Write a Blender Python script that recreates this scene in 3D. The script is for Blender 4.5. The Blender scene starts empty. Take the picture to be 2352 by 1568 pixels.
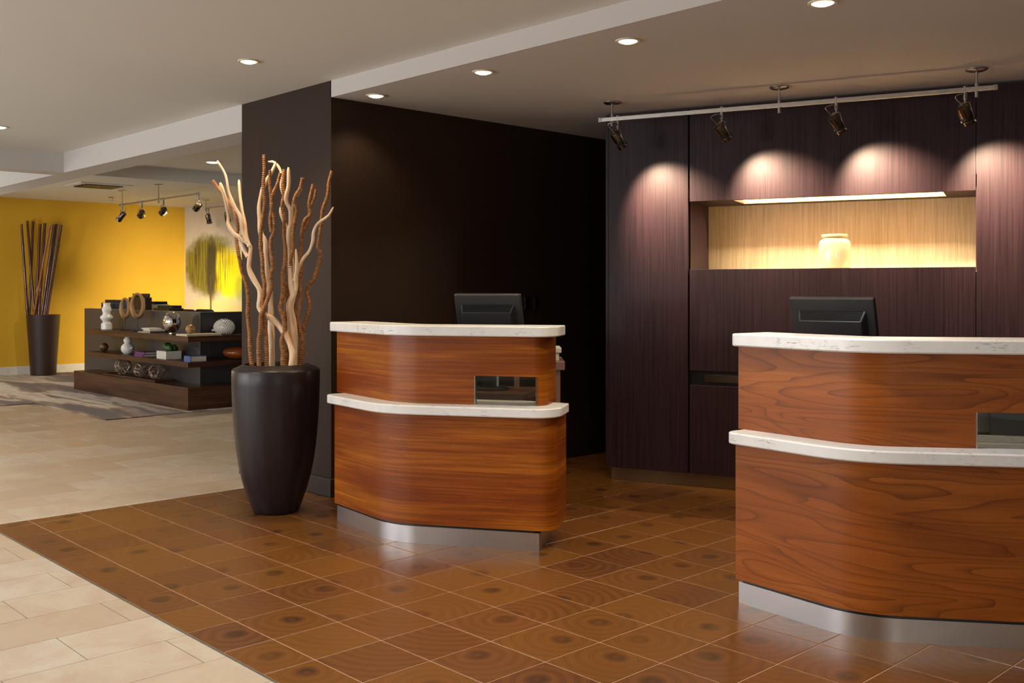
import bpy, bmesh, math, random
from mathutils import Vector, Matrix
import numpy as np
random.seed(7)
SC = bpy.context.scene
COL = SC.collection
PI = math.pi

# ------------------------------------------------------------------ camera
H, F, HY, CX = 1.28, 2320.8, 666.0, 1176.0
YAW = math.radians(46.47)
X0, Y0 = -1.278 * H, -3.6704 * H
S = 0.2199 * H                       # side of a reception floor tile
cY, sY = math.cos(YAW), math.sin(YAW)
cam = bpy.data.cameras.new('camera'); camo = bpy.data.objects.new('camera', cam); COL.objects.link(camo)
cam.sensor_fit = 'HORIZONTAL'; cam.sensor_width = 36.0; cam.lens = F / 2352 * 36.0
cam.shift_y = -(784 - HY) / 2352
cam.clip_start = 0.05; cam.clip_end = 200
camo.location = (X0, Y0, H); camo.rotation_euler = (PI / 2, 0, YAW - PI / 2)
SC.camera = camo

# ------------------------------------------------------------------ colour management, world, daylight
SC.view_settings.view_transform = 'Standard'; SC.view_settings.look = 'None'
SC.view_settings.exposure = 0.0; SC.view_settings.gamma = 1.0; SC.view_settings.use_curve_mapping = False
w = bpy.data.worlds.new('world'); SC.world = w; w.use_nodes = True
w.node_tree.nodes['Background'].inputs[0].default_value = (1.0, 0.93, 0.84, 1)
w.node_tree.nodes['Background'].inputs[1].default_value = 0.30
# daylight through the row of windows on the left side of the lobby
def daylight(y, e, wdt=1.7, hgt=2.0, x=-6.4, z=1.25, col=(0.95, 0.95, 1.0), tilt=14):
    l = bpy.data.lights.new('window_daylight', 'AREA'); l.shape = 'RECTANGLE'; l.size = wdt; l.size_y = hgt
    l.energy = e; l.color = col
    o = bpy.data.objects.new('window_daylight', l); COL.objects.link(o)
    o.location = (x, y, z); o.rotation_euler = (PI / 2 + math.radians(tilt), 0, -PI / 2)
    return o
for y_, e_ in ((0.4, 75), (3.0, 95), (5.9, 70), (8.6, 80)):
    daylight(y_, e_)

# ------------------------------------------------------------------ view geometry helpers (points at real distances)
def bd(px, py, d):
    r = (px - CX) / F; z = -(py - HY) / F
    return Vector((X0 + (cY + r * sY) * d, Y0 + (sY - r * cY) * d, H + z * d))
def bz(px, py, Z=0.0):
    return bd(px, py, (Z - H) / (-(py - HY) / F))
def bxp(px, py, X):
    r = (px - CX) / F
    return bd(px, py, (X - X0) / (cY + r * sY))
def byp(px, py, Y):
    r = (px - CX) / F
    return bd(px, py, (Y - Y0) / (sY - r * cY))
def pj(p):
    dx, dy, dz = p[0] - X0, p[1] - Y0, p[2] - H
    d = dx * cY + dy * sY; r = dx * sY - dy * cY
    return (CX + F * r / d, HY - F * dz / d, d) if d > 0.05 else (-1e5, 1e5, d)

# ------------------------------------------------------------------ materials
def srgb(r, g, b):
    f = lambda c: ((c / 255) / 12.92 if c / 255 <= 0.04045 else (((c / 255) + 0.055) / 1.055) ** 2.4)
    return (f(r), f(g), f(b), 1)
class NT:
    def __init__(s, name):
        s.m = bpy.data.materials.new(name); s.m.use_nodes = True; s.t = s.m.node_tree
        s.b = s.t.nodes['Principled BSDF']
    def n(s, typ, **kw):
        x = s.t.nodes.new('ShaderNode' + typ)
        for k, v in kw.items():
            if k.startswith('i_'):
                key = k[2:]; key = int(key) if key.isdigit() else key.replace('_', ' ')
                x.inputs[key].default_value = v
            else: setattr(x, k, v)
        return x
    def l(s, a, b): s.t.links.new(a, b)
    def math(s, op, a, b=None, clamp=False):
        x = s.t.nodes.new('ShaderNodeMath'); x.operation = op; x.use_clamp = clamp
        for i, v in enumerate((a, b)):
            if v is None: continue
            if isinstance(v, (int, float)): x.inputs[i].default_value = v
            else: s.l(v, x.inputs[i])
        return x.outputs[0]
    def coords(s, kind='Object', scale=(1, 1, 1), rot=(0, 0, 0), loc=(0, 0, 0)):
        tc = s.n('TexCoord'); mp = s.n('Mapping')
        mp.inputs['Scale'].default_value = scale; mp.inputs['Rotation'].default_value = rot; mp.inputs['Location'].default_value = loc
        s.l(tc.outputs[kind], mp.inputs[0]); return mp.outputs[0]
    def noise(s, vec, scale, detail=4, rough=0.5, dist=0.0):
        x = s.n('TexNoise'); x.inputs['Scale'].default_value = scale; x.inputs['Detail'].default_value = detail
        x.inputs['Roughness'].default_value = rough; x.inputs['Distortion'].default_value = dist
        s.l(vec, x.inputs['Vector']); return x.outputs['Fac']
    def ramp(s, fac, stops, interp='LINEAR'):
        x = s.n('ValToRGB'); x.color_ramp.interpolation = interp
        e = x.color_ramp.elements
        while len(e) < len(stops): e.new(0.5)
        for el, (p, c) in zip(e, stops): el.position = p; el.color = c if len(c) == 4 else (*c, 1)
        s.l(fac, x.inputs[0]); return x.outputs[0]
    def mix(s, fac, a, b, typ='MIX'):
        x = s.n('MixRGB', blend_type=typ)
        for i, v in enumerate((fac, a, b)):
            if isinstance(v, (int, float)): x.inputs[i].default_value = v
            elif isinstance(v, tuple): x.inputs[i].default_value = v if len(v) == 4 else (*v, 1)
            else: s.l(v, x.inputs[i])
        return x.outputs[0]
    def set(s, **kw):
        for k, v in kw.items():
            key = {'col': 'Base Color', 'rough': 'Roughness', 'metal': 'Metallic', 'coat': 'Coat Weight', 'coatr': 'Coat Roughness',
                   'spec': 'Specular IOR Level', 'emit': 'Emission Strength', 'emitc': 'Emission Color', 'trans': 'Transmission Weight',
                   'ior': 'IOR', 'aniso': 'Anisotropic', 'sheen': 'Sheen Weight'}[k]
            if isinstance(v, (int, float, tuple)): s.b.inputs[key].default_value = v
            else: s.l(v, s.b.inputs[key])
        return s
    def bump(s, h, strength=0.2, dist=0.002):
        x = s.n('Bump'); x.inputs['Strength'].default_value = strength; x.inputs['Distance'].default_value = dist
        s.l(h, x.inputs['Height']); s.l(x.outputs[0], s.b.inputs['Normal'])
MATS = {}
def plain(name, col, rough=0.5, metal=0.0, **kw):
    """plain paint-like finish with a faint procedural mottling"""
    if name in MATS: return MATS[name]
    n = NT(name); v = n.coords('Object'); f = n.noise(v, kw.pop('nscale', 14.0), 3)
    amt = kw.pop('var', 0.06)
    a = tuple(c * (1 - amt) for c in col[:3]) + (1,); b = tuple(min(1, c * (1 + amt)) for c in col[:3]) + (1,)
    n.set(col=n.ramp(f, [(0.3, a), (0.7, b)]), rough=rough, metal=metal, **kw)
    MATS[name] = n.m; return n.m
def glow(name, col, strength):
    n = NT(name); n.set(col=(0.8, 0.8, 0.8, 1), emitc=col, emit=strength, rough=0.4); MATS[name] = n.m; return n.m

def mk_ceiling(name, col):
    n = NT(name); v = n.coords('Object'); f = n.noise(v, 120, 5, 0.7)
    g = n.noise(v, 1.2, 2)
    n.set(col=n.mix(g, tuple(c * 0.97 for c in col[:3]) + (1,), col), rough=0.9); n.bump(f, 0.25, 0.002); return n.m
M_ceil = mk_ceiling('ceiling_paint', (0.70, 0.70, 0.67, 1))
M_ceil2 = mk_ceiling('reception_and_dimmed_beam_paint', (0.56, 0.54, 0.52, 1))  # also on the beams, as painted dimming of the daylight there
def mk_wood(name, c_dark, c_mid, c_light, rough=0.38, coat=0.0, cath=1.0, vs=1.0, seed=0.0, stk=1.0):
    """veneer with the grain running along U (UV in metres)"""
    n = NT(name); uv = n.coords('UV', (1, 1, 1), loc=(seed, seed * 1.7, 0))
    big = n.noise(n.coords('UV', (0.55, 3.2 * vs, 1), loc=(seed, seed, 0)), 1.6, 2, 0.5, 0.6)
    # cathedral figure : contour lines of a low, stretched noise
    cont = n.math('FRACT', n.math('MULTIPLY', n.noise(n.coords('UV', (1.0, 8.0 * vs, 1), loc=(seed + 3, seed, 0)), 1.0, 1.5, 0.4, 0.25), 14.0))
    cont = n.math('MULTIPLY', n.math('POWER', cont, 4.5), cath)
    streak = n.noise(n.coords('UV', (1.3, 46 * vs, 1), loc=(seed, 0, 0)), 1.0, 4, 0.6, 0.5)
    fine = n.noise(n.coords('UV', (6, 160, 1)), 1.0, 4, 0.65, 0.4)
    pore = n.noise(n.coords('UV', (24, 520, 1)), 1.0, 3, 0.7)
    c = n.ramp(big, [(0.30, c_dark), (0.48, c_mid), (0.66, c_light)])
    c = n.mix(n.ramp(streak, [(0.40, (0.5 * stk,) * 3), (0.56, (0, 0, 0))]), c, tuple(x * 0.5 for x in c_dark[:3]) + (1,))
    c = n.mix(n.ramp(streak, [(0.56, (0, 0, 0)), (0.70, (0.5 * stk,) * 3)]), c, c_light)
    c = n.mix(n.math('MULTIPLY', cont, 0.8), c, tuple(x * 0.42 for x in c_dark[:3]) + (1,))
    c = n.mix(n.math('MULTIPLY', n.ramp(fine, [(0.35, (0, 0, 0)), (0.65, (1, 1, 1))]), 0.30), c, tuple(x * 0.6 for x in c_dark[:3]) + (1,))
    c = n.mix(n.math('MULTIPLY', n.ramp(pore, [(0.56, (0, 0, 0)), (0.7, (1, 1, 1))]), 0.25), c, tuple(x * 0.35 for x in c_dark[:3]) + (1,))
    n.set(col=c, rough=rough, coat=coat, coatr=0.12, spec=0.28); n.bump(pore, 0.05, 0.001); return n.m
M_cherry_a = mk_wood('cherry_veneer_banded', (0.21, 0.042, 0.003, 1), (0.28, 0.066, 0.004, 1), (0.43, 0.130, 0.007, 1), cath=0.25, vs=1.5, seed=1.0)
M_cherry_b = mk_wood('cherry_veneer_figured', (0.24, 0.060, 0.007, 1), (0.31, 0.083, 0.010, 1), (0.38, 0.112, 0.013, 1), cath=0.9, seed=5.3, stk=0.4)
M_walnut = mk_wood('walnut_shelf_veneer', (0.045, 0.017, 0.011, 1), (0.085, 0.034, 0.018, 1), (0.13, 0.06, 0.028, 1), rough=0.35, cath=0.3, vs=2, seed=2.2)
def mk_wenge(name, a, b, rough=0.30, coat=0.25, spec=0.22):
    """dark straight grained veneer, grain along Z"""
    n = NT(name); f = n.noise(n.coords('Object', (90, 90, 1.6)), 1.0, 5, 0.65, 0.2); g = n.noise(n.coords('Object', (5, 5, 0.4)), 1.0, 2)
    c = n.ramp(f, [(0.3, a), (0.7, b)]); c = n.mix(n.math('MULTIPLY', g, 0.4), c, tuple(x * 0.5 for x in a[:3]) + (1,))
    n.set(col=c, rough=rough, coat=coat, coatr=0.2, spec=spec); n.bump(f, 0.06, 0.001); return n.m
M_wenge = mk_wenge('wenge_veneer', (0.012, 0.005, 0.008, 1), (0.047, 0.022, 0.027, 1), 0.45, 0.0)
M_darkwall = mk_wenge('dark_brown_wallcovering', (0.026, 0.014, 0.009, 1), (0.038, 0.021, 0.014, 1), 0.5, 0.0)
M_darkbase = plain('dark_baseboard_paint', (0.016, 0.010, 0.009, 1), 0.4)
def mk_stone():
    n = NT('white_veined_stone'); v = n.coords('Object')
    st = n.noise(n.coords('Object', (22, 22, 170)), 1.0, 5, 0.65, 1.5)
    msk = n.ramp(n.noise(v, 9, 3), [(0.49, (0, 0, 0)), (0.60, (1, 1, 1))])
    ln = n.ramp(st, [(0.56, (0, 0, 0)), (0.63, (1, 1, 1))])
    c = n.mix(n.math('MULTIPLY', n.math('MULTIPLY', ln, msk), 0.75), n.mix(n.noise(v, 25, 4), (0.70, 0.70, 0.69, 1), (0.80, 0.80, 0.79, 1)), (0.16, 0.165, 0.165, 1))
    n.set(col=c, rough=0.32); return n.m
M_stone = mk_stone()
def mk_steel(name, col=(0.60, 0.60, 0.61, 1), rough=0.33):
    n = NT(name); f = n.noise(n.coords('UV', (2, 700, 1)), 1.0, 3)
    n.set(col=n.mix(f, tuple(c * 0.85 for c in col[:3]) + (1,), col), rough=rough, metal=1.0); return n.m
M_steel = mk_steel('brushed_steel')
M_kick_brown = mk_steel('bronze_kickplate', (0.30, 0.20, 0.10, 1), 0.4)
M_nickel = plain('satin_nickel', (0.42, 0.41, 0.38, 1), 0.28, 1.0)
M_gunmetal = plain('dark_bronze_metal', (0.16, 0.13, 0.10, 1), 0.25, 1.0)
M_black = plain('black_plastic', (0.008, 0.008, 0.009, 1), 0.35)
M_blackmatte = plain('black_lamp_interior', (0.004, 0.004, 0.004, 1), 0.6)
M_monitor = plain('charcoal_monitor_plastic', (0.016, 0.017, 0.020, 1), 0.42)
M_yellow = plain('mustard_wall_paint', (0.60, 0.345, 0.016, 1), 0.75, nscale=2.0, var=0.03)
M_white = plain('white_trim_paint', (0.62, 0.58, 0.52, 1), 0.5)
M_greywall = plain('pale_grey_wall_paint', (0.52, 0.50, 0.46, 1), 0.8)
M_whitecer = plain('white_ceramic', (0.78, 0.77, 0.74, 1), 0.2, coat=0.4)
M_cream = plain('cream_crackle_ceramic', (0.50, 0.40, 0.25, 1), 0.14, coat=0.6, nscale=6, var=0.1)
M_planter = None
def mk_planter():
    n = NT('dark_bronze_planter'); f = n.noise(n.coords('Object', (40, 40, 2.5)), 1.0, 4, 0.6)
    n.set(col=n.ramp(f, [(0.3, (0.010, 0.007, 0.009, 1)), (0.7, (0.022, 0.014, 0.016, 1))]), rough=0.36, spec=0.4); return n.m
M_planter = mk_planter()
M_fill = plain('pale_planter_filler', (0.42, 0.40, 0.34, 1), 0.8)
def mk_rope():
    n = NT('brown_ribbed_vine'); f = n.noise(n.coords('Object'), 60, 3)
    n.set(col=n.ramp(f, [(0.3, (0.17, 0.066, 0.018, 1)), (0.7, (0.42, 0.19, 0.06, 1))]), rough=0.7); return n.m
M_rope = mk_rope()
def mk_drift():
    n = NT('pale_driftwood'); f = n.noise(n.coords('Object', (30, 30, 5)), 1.0, 4, 0.6); g = n.noise(n.coords('Object'), 9, 2)
    c = n.ramp(f, [(0.3, (0.60, 0.40, 0.25, 1)), (0.65, (0.85, 0.66, 0.46, 1))])
    c = n.mix(n.ramp(g, [(0.5, (0, 0, 0)), (0.8, (0.6, 0.6, 0.6))]), c, (0.62, 0.33, 0.13, 1))
    n.set(col=c, rough=0.6); n.bump(f, 0.3, 0.002); return n.m
M_drift = mk_drift()
def mk_bamboo():
    n = NT('red_brown_bamboo'); f = n.noise(n.coords('Object', (14, 14, 3)), 1.0, 3)
    n.set(col=n.ramp(f, [(0.3, (0.035, 0.008, 0.005, 1)), (0.7, (0.12, 0.030, 0.012, 1))]), rough=0.3, coat=0.3); return n.m
M_bamboo = mk_bamboo()
M_bamboo_l = plain('light_brown_bamboo', (0.28, 0.085, 0.022, 1), 0.3)
def mk_endgrain():
    n = NT('end_grain_wood_tile'); tc = n.n('TexCoord'); gm = n.n('NewGeometry')
    w1 = n.n('TexNoise'); w1.inputs['Scale'].default_value = 9; w1.inputs['Detail'].default_value = 3; n.l(gm.outputs['Position'], w1.inputs['Vector'])
    off = n.n('VectorMath', operation='SCALE'); sub = n.n('VectorMath', operation='SUBTRACT'); sub.inputs[1].default_value = (0.5, 0.5, 0.5)
    n.l(w1.outputs['Color'], sub.inputs[0]); n.l(sub.outputs[0], off.inputs[0]); off.inputs['Scale'].default_value = 0.035
    add = n.n('VectorMath', operation='ADD'); n.l(tc.outputs['UV'], add.inputs[0]); n.l(off.outputs[0], add.inputs[1])
    ln = n.n('VectorMath', operation='LENGTH'); n.l(add.outputs[0], ln.inputs[0]); r = ln.outputs['Value']
    rings = n.math('SINE', n.math('MULTIPLY', r, 420.0)); rings = n.math('ADD', n.math('MULTIPLY', rings, 0.5), 0.5)
    rings2 = n.math('ADD', n.math('MULTIPLY', n.math('SINE', n.math('MULTIPLY', r, 130.0)), 0.5), 0.5)
    oi = n.n('ObjectInfo')
    base = n.ramp(oi.outputs['Random'], [(0.0, (0.125, 0.042, 0.014, 1)), (0.3, (0.175, 0.065, 0.010, 1)), (0.6, (0.215, 0.086, 0.011, 1)), (1.0, (0.150, 0.054, 0.016, 1))])
    mot = n.noise(gm.outputs['Position'], 7, 4, 0.6)
    c = n.mix(n.math('MULTIPLY', mot, 0.5), base, (0.085, 0.036, 0.014, 1))
    c = n.mix(n.math('MULTIPLY', rings, 0.42), c, (0.066, 0.026, 0.010, 1))
    c = n.mix(n.math('MULTIPLY', rings2, 0.30), c, (0.24, 0.090, 0.020, 1))
    core = n.ramp(r, [(0.0, (0.5, 0.5, 0.5)), (0.012, (0.7, 0.7, 0.7)), (0.020, (1, 1, 1)), (0.032, (0.45, 0.45, 0.45)), (0.055, (0, 0, 0))])
    c = n.mix(n.math('MULTIPLY', n.math('MULTIPLY', core, 0.95), n.ramp(mot, [(0.35, (0.35, 0.35, 0.35)), (0.6, (1, 1, 1))])), c, (0.036, 0.017, 0.010, 1))
    n.set(col=c, rough=0.28, spec=0.32); return n.m
M_brown = mk_endgrain()
M_grout_r = plain('pink_beige_grout', (0.42, 0.24, 0.14, 1), 0.8)
def mk_beige():
    n = NT('travertine_tile'); gm = n.n('NewGeometry'); oi = n.n('ObjectInfo')
    m1 = n.noise(gm.outputs['Position'], 5, 6, 0.65, 0.8); m2 = n.noise(gm.outputs['Position'], 60, 4, 0.7)
    base = n.ramp(oi.outputs['Random'], [(0.0, (0.43, 0.35, 0.26, 1)), (0.35, (0.49, 0.41, 0.32, 1)), (0.7, (0.51, 0.46, 0.39, 1)), (1.0, (0.46, 0.37, 0.26, 1))])
    c = n.mix(n.ramp(m1, [(0.42, (0, 0, 0)), (0.66, (0.65, 0.65, 0.65))]), base, (0.41, 0.29, 0.215, 1))
    c = n.mix(n.ramp(m2, [(0.5, (0, 0, 0)), (0.7, (0.22, 0.22, 0.22))]), c, (0.36, 0.27, 0.19, 1))
    n.set(col=c, rough=0.42, spec=0.4); return n.m
M_beige = mk_beige()
M_grout_l = plain('grey_grout', (0.23, 0.20, 0.16, 1), 0.85)
def mk_carpet():
    n = NT('abstract_streaked_carpet'); 
    a = n.noise(n.coords('Object', (2.4, 0.55, 1), rot=(0, 0, 0.10)), 1.0, 3, 0.55, 0.6)
    b = n.noise(n.coords('Object', (16, 1.8, 1), rot=(0, 0, 0.05)), 1.0, 5, 0.7, 0.3)
    f = n.math('ADD', n.math('MULTIPLY', a, 0.72), n.math('MULTIPLY', b, 0.28))
    c = n.ramp(f, [(0.41, (0.060, 0.028, 0.018, 1)), (0.475, (0.20, 0.115, 0.070, 1)), (0.50, (0.40, 0.31, 0.22, 1)), (0.55, (0.52, 0.48, 0.43, 1)), (0.62, (0.36, 0.27, 0.18, 1))])
    pile = n.noise(n.coords('Object'), 420, 2); n.set(col=c, rough=0.95, sheen=0.2); n.bump(pile, 0.5, 0.004); return n.m
M_carpet = mk_carpet()
def mk_nicheback():
    n = NT('beige_grasscloth'); f = n.noise(n.coords('Object', (120, 120, 3)), 1.0, 4, 0.6)
    n.set(col=n.ramp(f, [(0.3, (0.33, 0.25, 0.15, 1)), (0.7, (0.50, 0.41, 0.27, 1))]), rough=0.55); return n.m
M_niche = mk_nicheback()
def mk_mural():
    """blurred yellow-green tree; UV 0..1 across and up"""
    n = NT('painted_tree_canvas'); tc = n.n('TexCoord'); sp = n.n('SeparateXYZ'); n.l(tc.outputs['UV'], sp.inputs[0])
    u, v = sp.outputs[0], sp.outputs[1]
    blot = n.noise(n.coords('UV', (6, 9, 1)), 1.0, 5, 0.65); strk = n.noise(n.coords('UV', (60, 2.2, 1)), 1.0, 4, 0.6)
    wob = n.math('ADD', n.math('MULTIPLY', n.math('SUBTRACT', blot, 0.5), 1.1), n.math('MULTIPLY', n.math('SUBTRACT', strk, 0.5), 0.9))
    def ell(cu, cv, ru, rv, soft):
        a = n.math('DIVIDE', n.math('SUBTRACT', u, cu), ru); b = n.math('DIVIDE', n.math('SUBTRACT', v, cv), rv)
        d = n.math('ADD', n.math('ADD', n.math('MULTIPLY', a, a), n.math('MULTIPLY', b, b)), wob)
        return n.math('SUBTRACT', 1.0, n.math('DIVIDE', n.math('SUBTRACT', d, 1 - soft), 2 * soft, True), True)
    bg = n.mix(n.noise(n.coords('UV', (3, 4, 1)), 1.0, 5, 0.6), (0.44, 0.38, 0.33, 1), (0.62, 0.56, 0.47, 1))
    c = n.mix(n.math('MULTIPLY', ell(0.55, 0.07, 0.55, 0.16, 0.5), 0.55), bg, (0.75, 0.58, 0.10, 1))
    c = n.mix(n.math('MULTIPLY', ell(0.40, 0.50, 0.47, 0.26, 0.35), 1.0), c, (0.20, 0.165, 0.015, 1))
    c = n.mix(n.math('MULTIPLY', ell(0.76, 0.43, 0.28, 0.21, 0.4), 1.0), c, (0.80, 0.62, 0.006, 1))
    c = n.mix(n.math('MULTIPLY', n.math('MULTIPLY', ell(0.38, 0.50, 0.40, 0.24, 0.5), n.ramp(strk, [(0.47, (0, 0, 0)), (0.58, (1, 1, 1))])), 1.0), c, (0.040, 0.030, 0.008, 1))
    c = n.mix(n.math('MULTIPLY', ell(0.44, 0.48, 0.085, 0.26, 0.5), 0.95), c, (0.035, 0.028, 0.010, 1))
    c = n.mix(n.math('MULTIPLY', ell(0.92, 0.30, 0.08, 0.10, 0.5), 0.6), c, (0.28, 0.36, 0.03, 1))
    tr = n.math('MULTIPLY', n.math('LESS_THAN', n.math('ABSOLUTE', n.math('SUBTRACT', u, n.math('ADD', 0.43, n.math('MULTIPLY', n.math('SUBTRACT', blot, 0.5), 0.01)))), 0.016), n.math('LESS_THAN', v, 0.42))
    c = n.mix(n.math('MULTIPLY', tr, 0.85), c, (0.075, 0.050, 0.018, 1))
    n.set(col=c, rough=0.7); return n.m
M_mural = mk_mural()

# ------------------------------------------------------------------ object helpers
def link(name, me, mat, parent=None, loc=None, rz=0.0):
    o = bpy.data.objects.new(name, me); COL.objects.link(o)
    if mat and not me.materials: me.materials.append(mat)
    if parent: o.parent = parent
    if loc is not None: o.location = loc
    if rz: o.rotation_euler = (0, 0, rz)
    return o
def fin(bm, name, smooth=None):
    bmesh.ops.recalc_face_normals(bm, faces=bm.faces)
    me = bpy.data.meshes.new(name); bm.to_mesh(me); bm.free()
    if smooth is not None:
        for p in me.polygons: p.use_smooth = True
        me.set_sharp_from_angle(angle=math.radians(smooth))
    return me
def obj(name, bm, mat, parent=None, smooth=None, loc=None, rz=0.0, bevel=0.0, seg=2):
    o = link(name, fin(bm, name, smooth), mat, parent, loc, rz)
    if bevel:
        b = o.modifiers.new('bevel', 'BEVEL'); b.width = bevel; b.segments = seg; b.limit_method = 'ANGLE'; b.angle_limit = math.radians(50)
        b.harden_normals = False
    return o
def tag(o, label, cat, group=None):
    o['label'] = label; o['category'] = cat
    if group: o['group'] = group
    return o
def thing(name, label, cat, loc=(0, 0, 0), rz=0.0, group=None):
    o = bpy.data.objects.new(name, None); COL.objects.link(o); o.location = loc; o.rotation_euler = (0, 0, rz); o.empty_display_size = 0.1
    return tag(o, label, cat, group)
def struct(o, label=None):
    o['kind'] = 'structure'
    if label: o['label'] = label
    return o
def box(bm, x0, x1, y0, y1, z0, z1, M=None):
    v = [bm.verts.new((x, y, z)) for x in (x0, x1) for y in (y0, y1) for z in (z0, z1)]
    for f in ((0, 1, 3, 2), (4, 6, 7, 5), (0, 4, 5, 1), (2, 3, 7, 6), (0, 2, 6, 4), (1, 5, 7, 3)): bm.faces.new([v[i] for i in f])
    if M is not None: bmesh.ops.transform(bm, matrix=M, verts=v)
    return v
def boxo(name, x0, x1, y0, y1, z0, z1, mat, parent=None, bevel=0.0, M=None, loc=None, rz=0.0):
    bm = bmesh.new(); box(bm, x0, x1, y0, y1, z0, z1, M)
    uv = bm.loops.layers.uv.new('UVMap')
    for f in bm.faces:
        n = f.normal if f.normal.length else Vector((0, 0, 1)); f.normal_update(); n = f.normal
        for lp in f.loops:
            c = lp.vert.co
            if abs(n.z) > 0.7: lp[uv].uv = (c.x, c.y) if (x1 - x0) > (y1 - y0) else (c.y, c.x)
            elif abs(n.x) > 0.7: lp[uv].uv = (c.y, c.z)
            else: lp[uv].uv = (c.x, c.z)
    return obj(name, bm, mat, parent, None, loc, rz, bevel)
def lathe(bm, prof, seg=32, cx=0.0, cy=0.0, cap0=True, cap1=True):
    rings = []
    for r, z in prof:
        rings.append([bm.verts.new((cx + r * math.cos(2 * PI * i / seg), cy + r * math.sin(2 * PI * i / seg), z)) for i in range(seg)])
    for a, b in zip(rings, rings[1:]):
        for i in range(seg): bm.faces.new((a[i], a[(i + 1) % seg], b[(i + 1) % seg], b[i]))
    if cap0: bm.faces.new(list(reversed(rings[0])))
    if cap1: bm.faces.new(rings[-1])
    return rings
def tube(bm, pts, rad, sides=8, closed=False):
    pts = [Vector(p) for p in pts]; n = len(pts)
    if isinstance(rad, (int, float)): rad = [rad] * n
    t0 = (pts[1] - pts[0]).normalized(); up = Vector((0, 0, 1)) if abs(t0.z) < 0.9 else Vector((1, 0, 0))
    u = t0.cross(up).normalized(); rings = []
    for i in range(n):
        if closed: t = (pts[(i + 1) % n] - pts[i - 1]).normalized()
        else: t = (pts[min(i + 1, n - 1)] - pts[max(i - 1, 0)]).normalized()
        u = (u - t * u.dot(t)).normalized(); vv = t.cross(u)
        rings.append([bm.verts.new(pts[i] + (u * math.cos(2 * PI * k / sides) + vv * math.sin(2 * PI * k / sides)) * rad[i]) for k in range(sides)])
    m = n if closed else n - 1
    for i in range(m):
        a, b = rings[i], rings[(i + 1) % n]
        for k in range(sides): bm.faces.new((a[k], a[(k + 1) % sides], b[(k + 1) % sides], b[k]))
    if not closed:
        bm.faces.new(list(reversed(rings[0]))); bm.faces.new(rings[-1])
def cyl(bm, p0, p1, r0, r1=None, seg=16):
    tube(bm, [p0, p1], [r0, r0 if r1 is None else r1], seg)
def catmull(P, step):
    P = [Vector(p) for p in P]; out = []
    Q = [P[0] * 2 - P[1]] + P + [P[-1] * 2 - P[-2]]
    for i in range(1, len(Q) - 2):
        L = (Q[i + 1] - Q[i]).length; n = max(2, int(L / step))
        for k in range(n):
            t = k / n; a, b, c, d = Q[i - 1], Q[i], Q[i + 1], Q[i + 2]
            out.append(0.5 * ((2 * b) + (c - a) * t + (2 * a - 5 * b + 4 * c - d) * t * t + (3 * b - a - 3 * c + d) * t ** 3))
    out.append(P[-1]); return out
def fillet(P, R, seg=10, closed=False):
    """round the corners of a 2D polyline"""
    P = [Vector((p[0], p[1])) for p in P]; n = len(P); out = []
    for i in range(n):
        if (not closed and i in (0, n - 1)) or R[i] <= 0: out.append(P[i].copy()); continue
        a = (P[i - 1] - P[i]).normalized(); b = (P[(i + 1) % n] - P[i]).normalized()
        ang = a.angle(b); T = R[i] / math.tan(ang / 2); T = min(T, 0.49 * (P[i - 1] - P[i]).length, 0.49 * (P[(i + 1) % n] - P[i]).length)
        r = T * math.tan(ang / 2); bis = (a + b).normalized(); c = P[i] + bis * (r / math.sin(ang / 2))
        p0 = P[i] + a * T - c; p1 = P[i] + b * T - c
        th0 = math.atan2(p0.y, p0.x); dt = math.atan2(p1.y, p1.x) - th0
        while dt > PI: dt -= 2 * PI
        while dt < -PI: dt += 2 * PI
        for k in range(seg + 1): out.append(c + Vector((math.cos(th0 + dt * k / seg), math.sin(th0 + dt * k / seg))) * r)
    return out
def slab(bm, poly, z0, z1):
    lo = [bm.verts.new((p[0], p[1], z0)) for p in poly]; hi = [bm.verts.new((p[0], p[1], z1)) for p in poly]
    n = len(poly); bm.faces.new(lo); bm.faces.new(hi)
    for i in range(n): bm.faces.new((lo[i], lo[(i + 1) % n], hi[(i + 1) % n], hi[i]))
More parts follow.
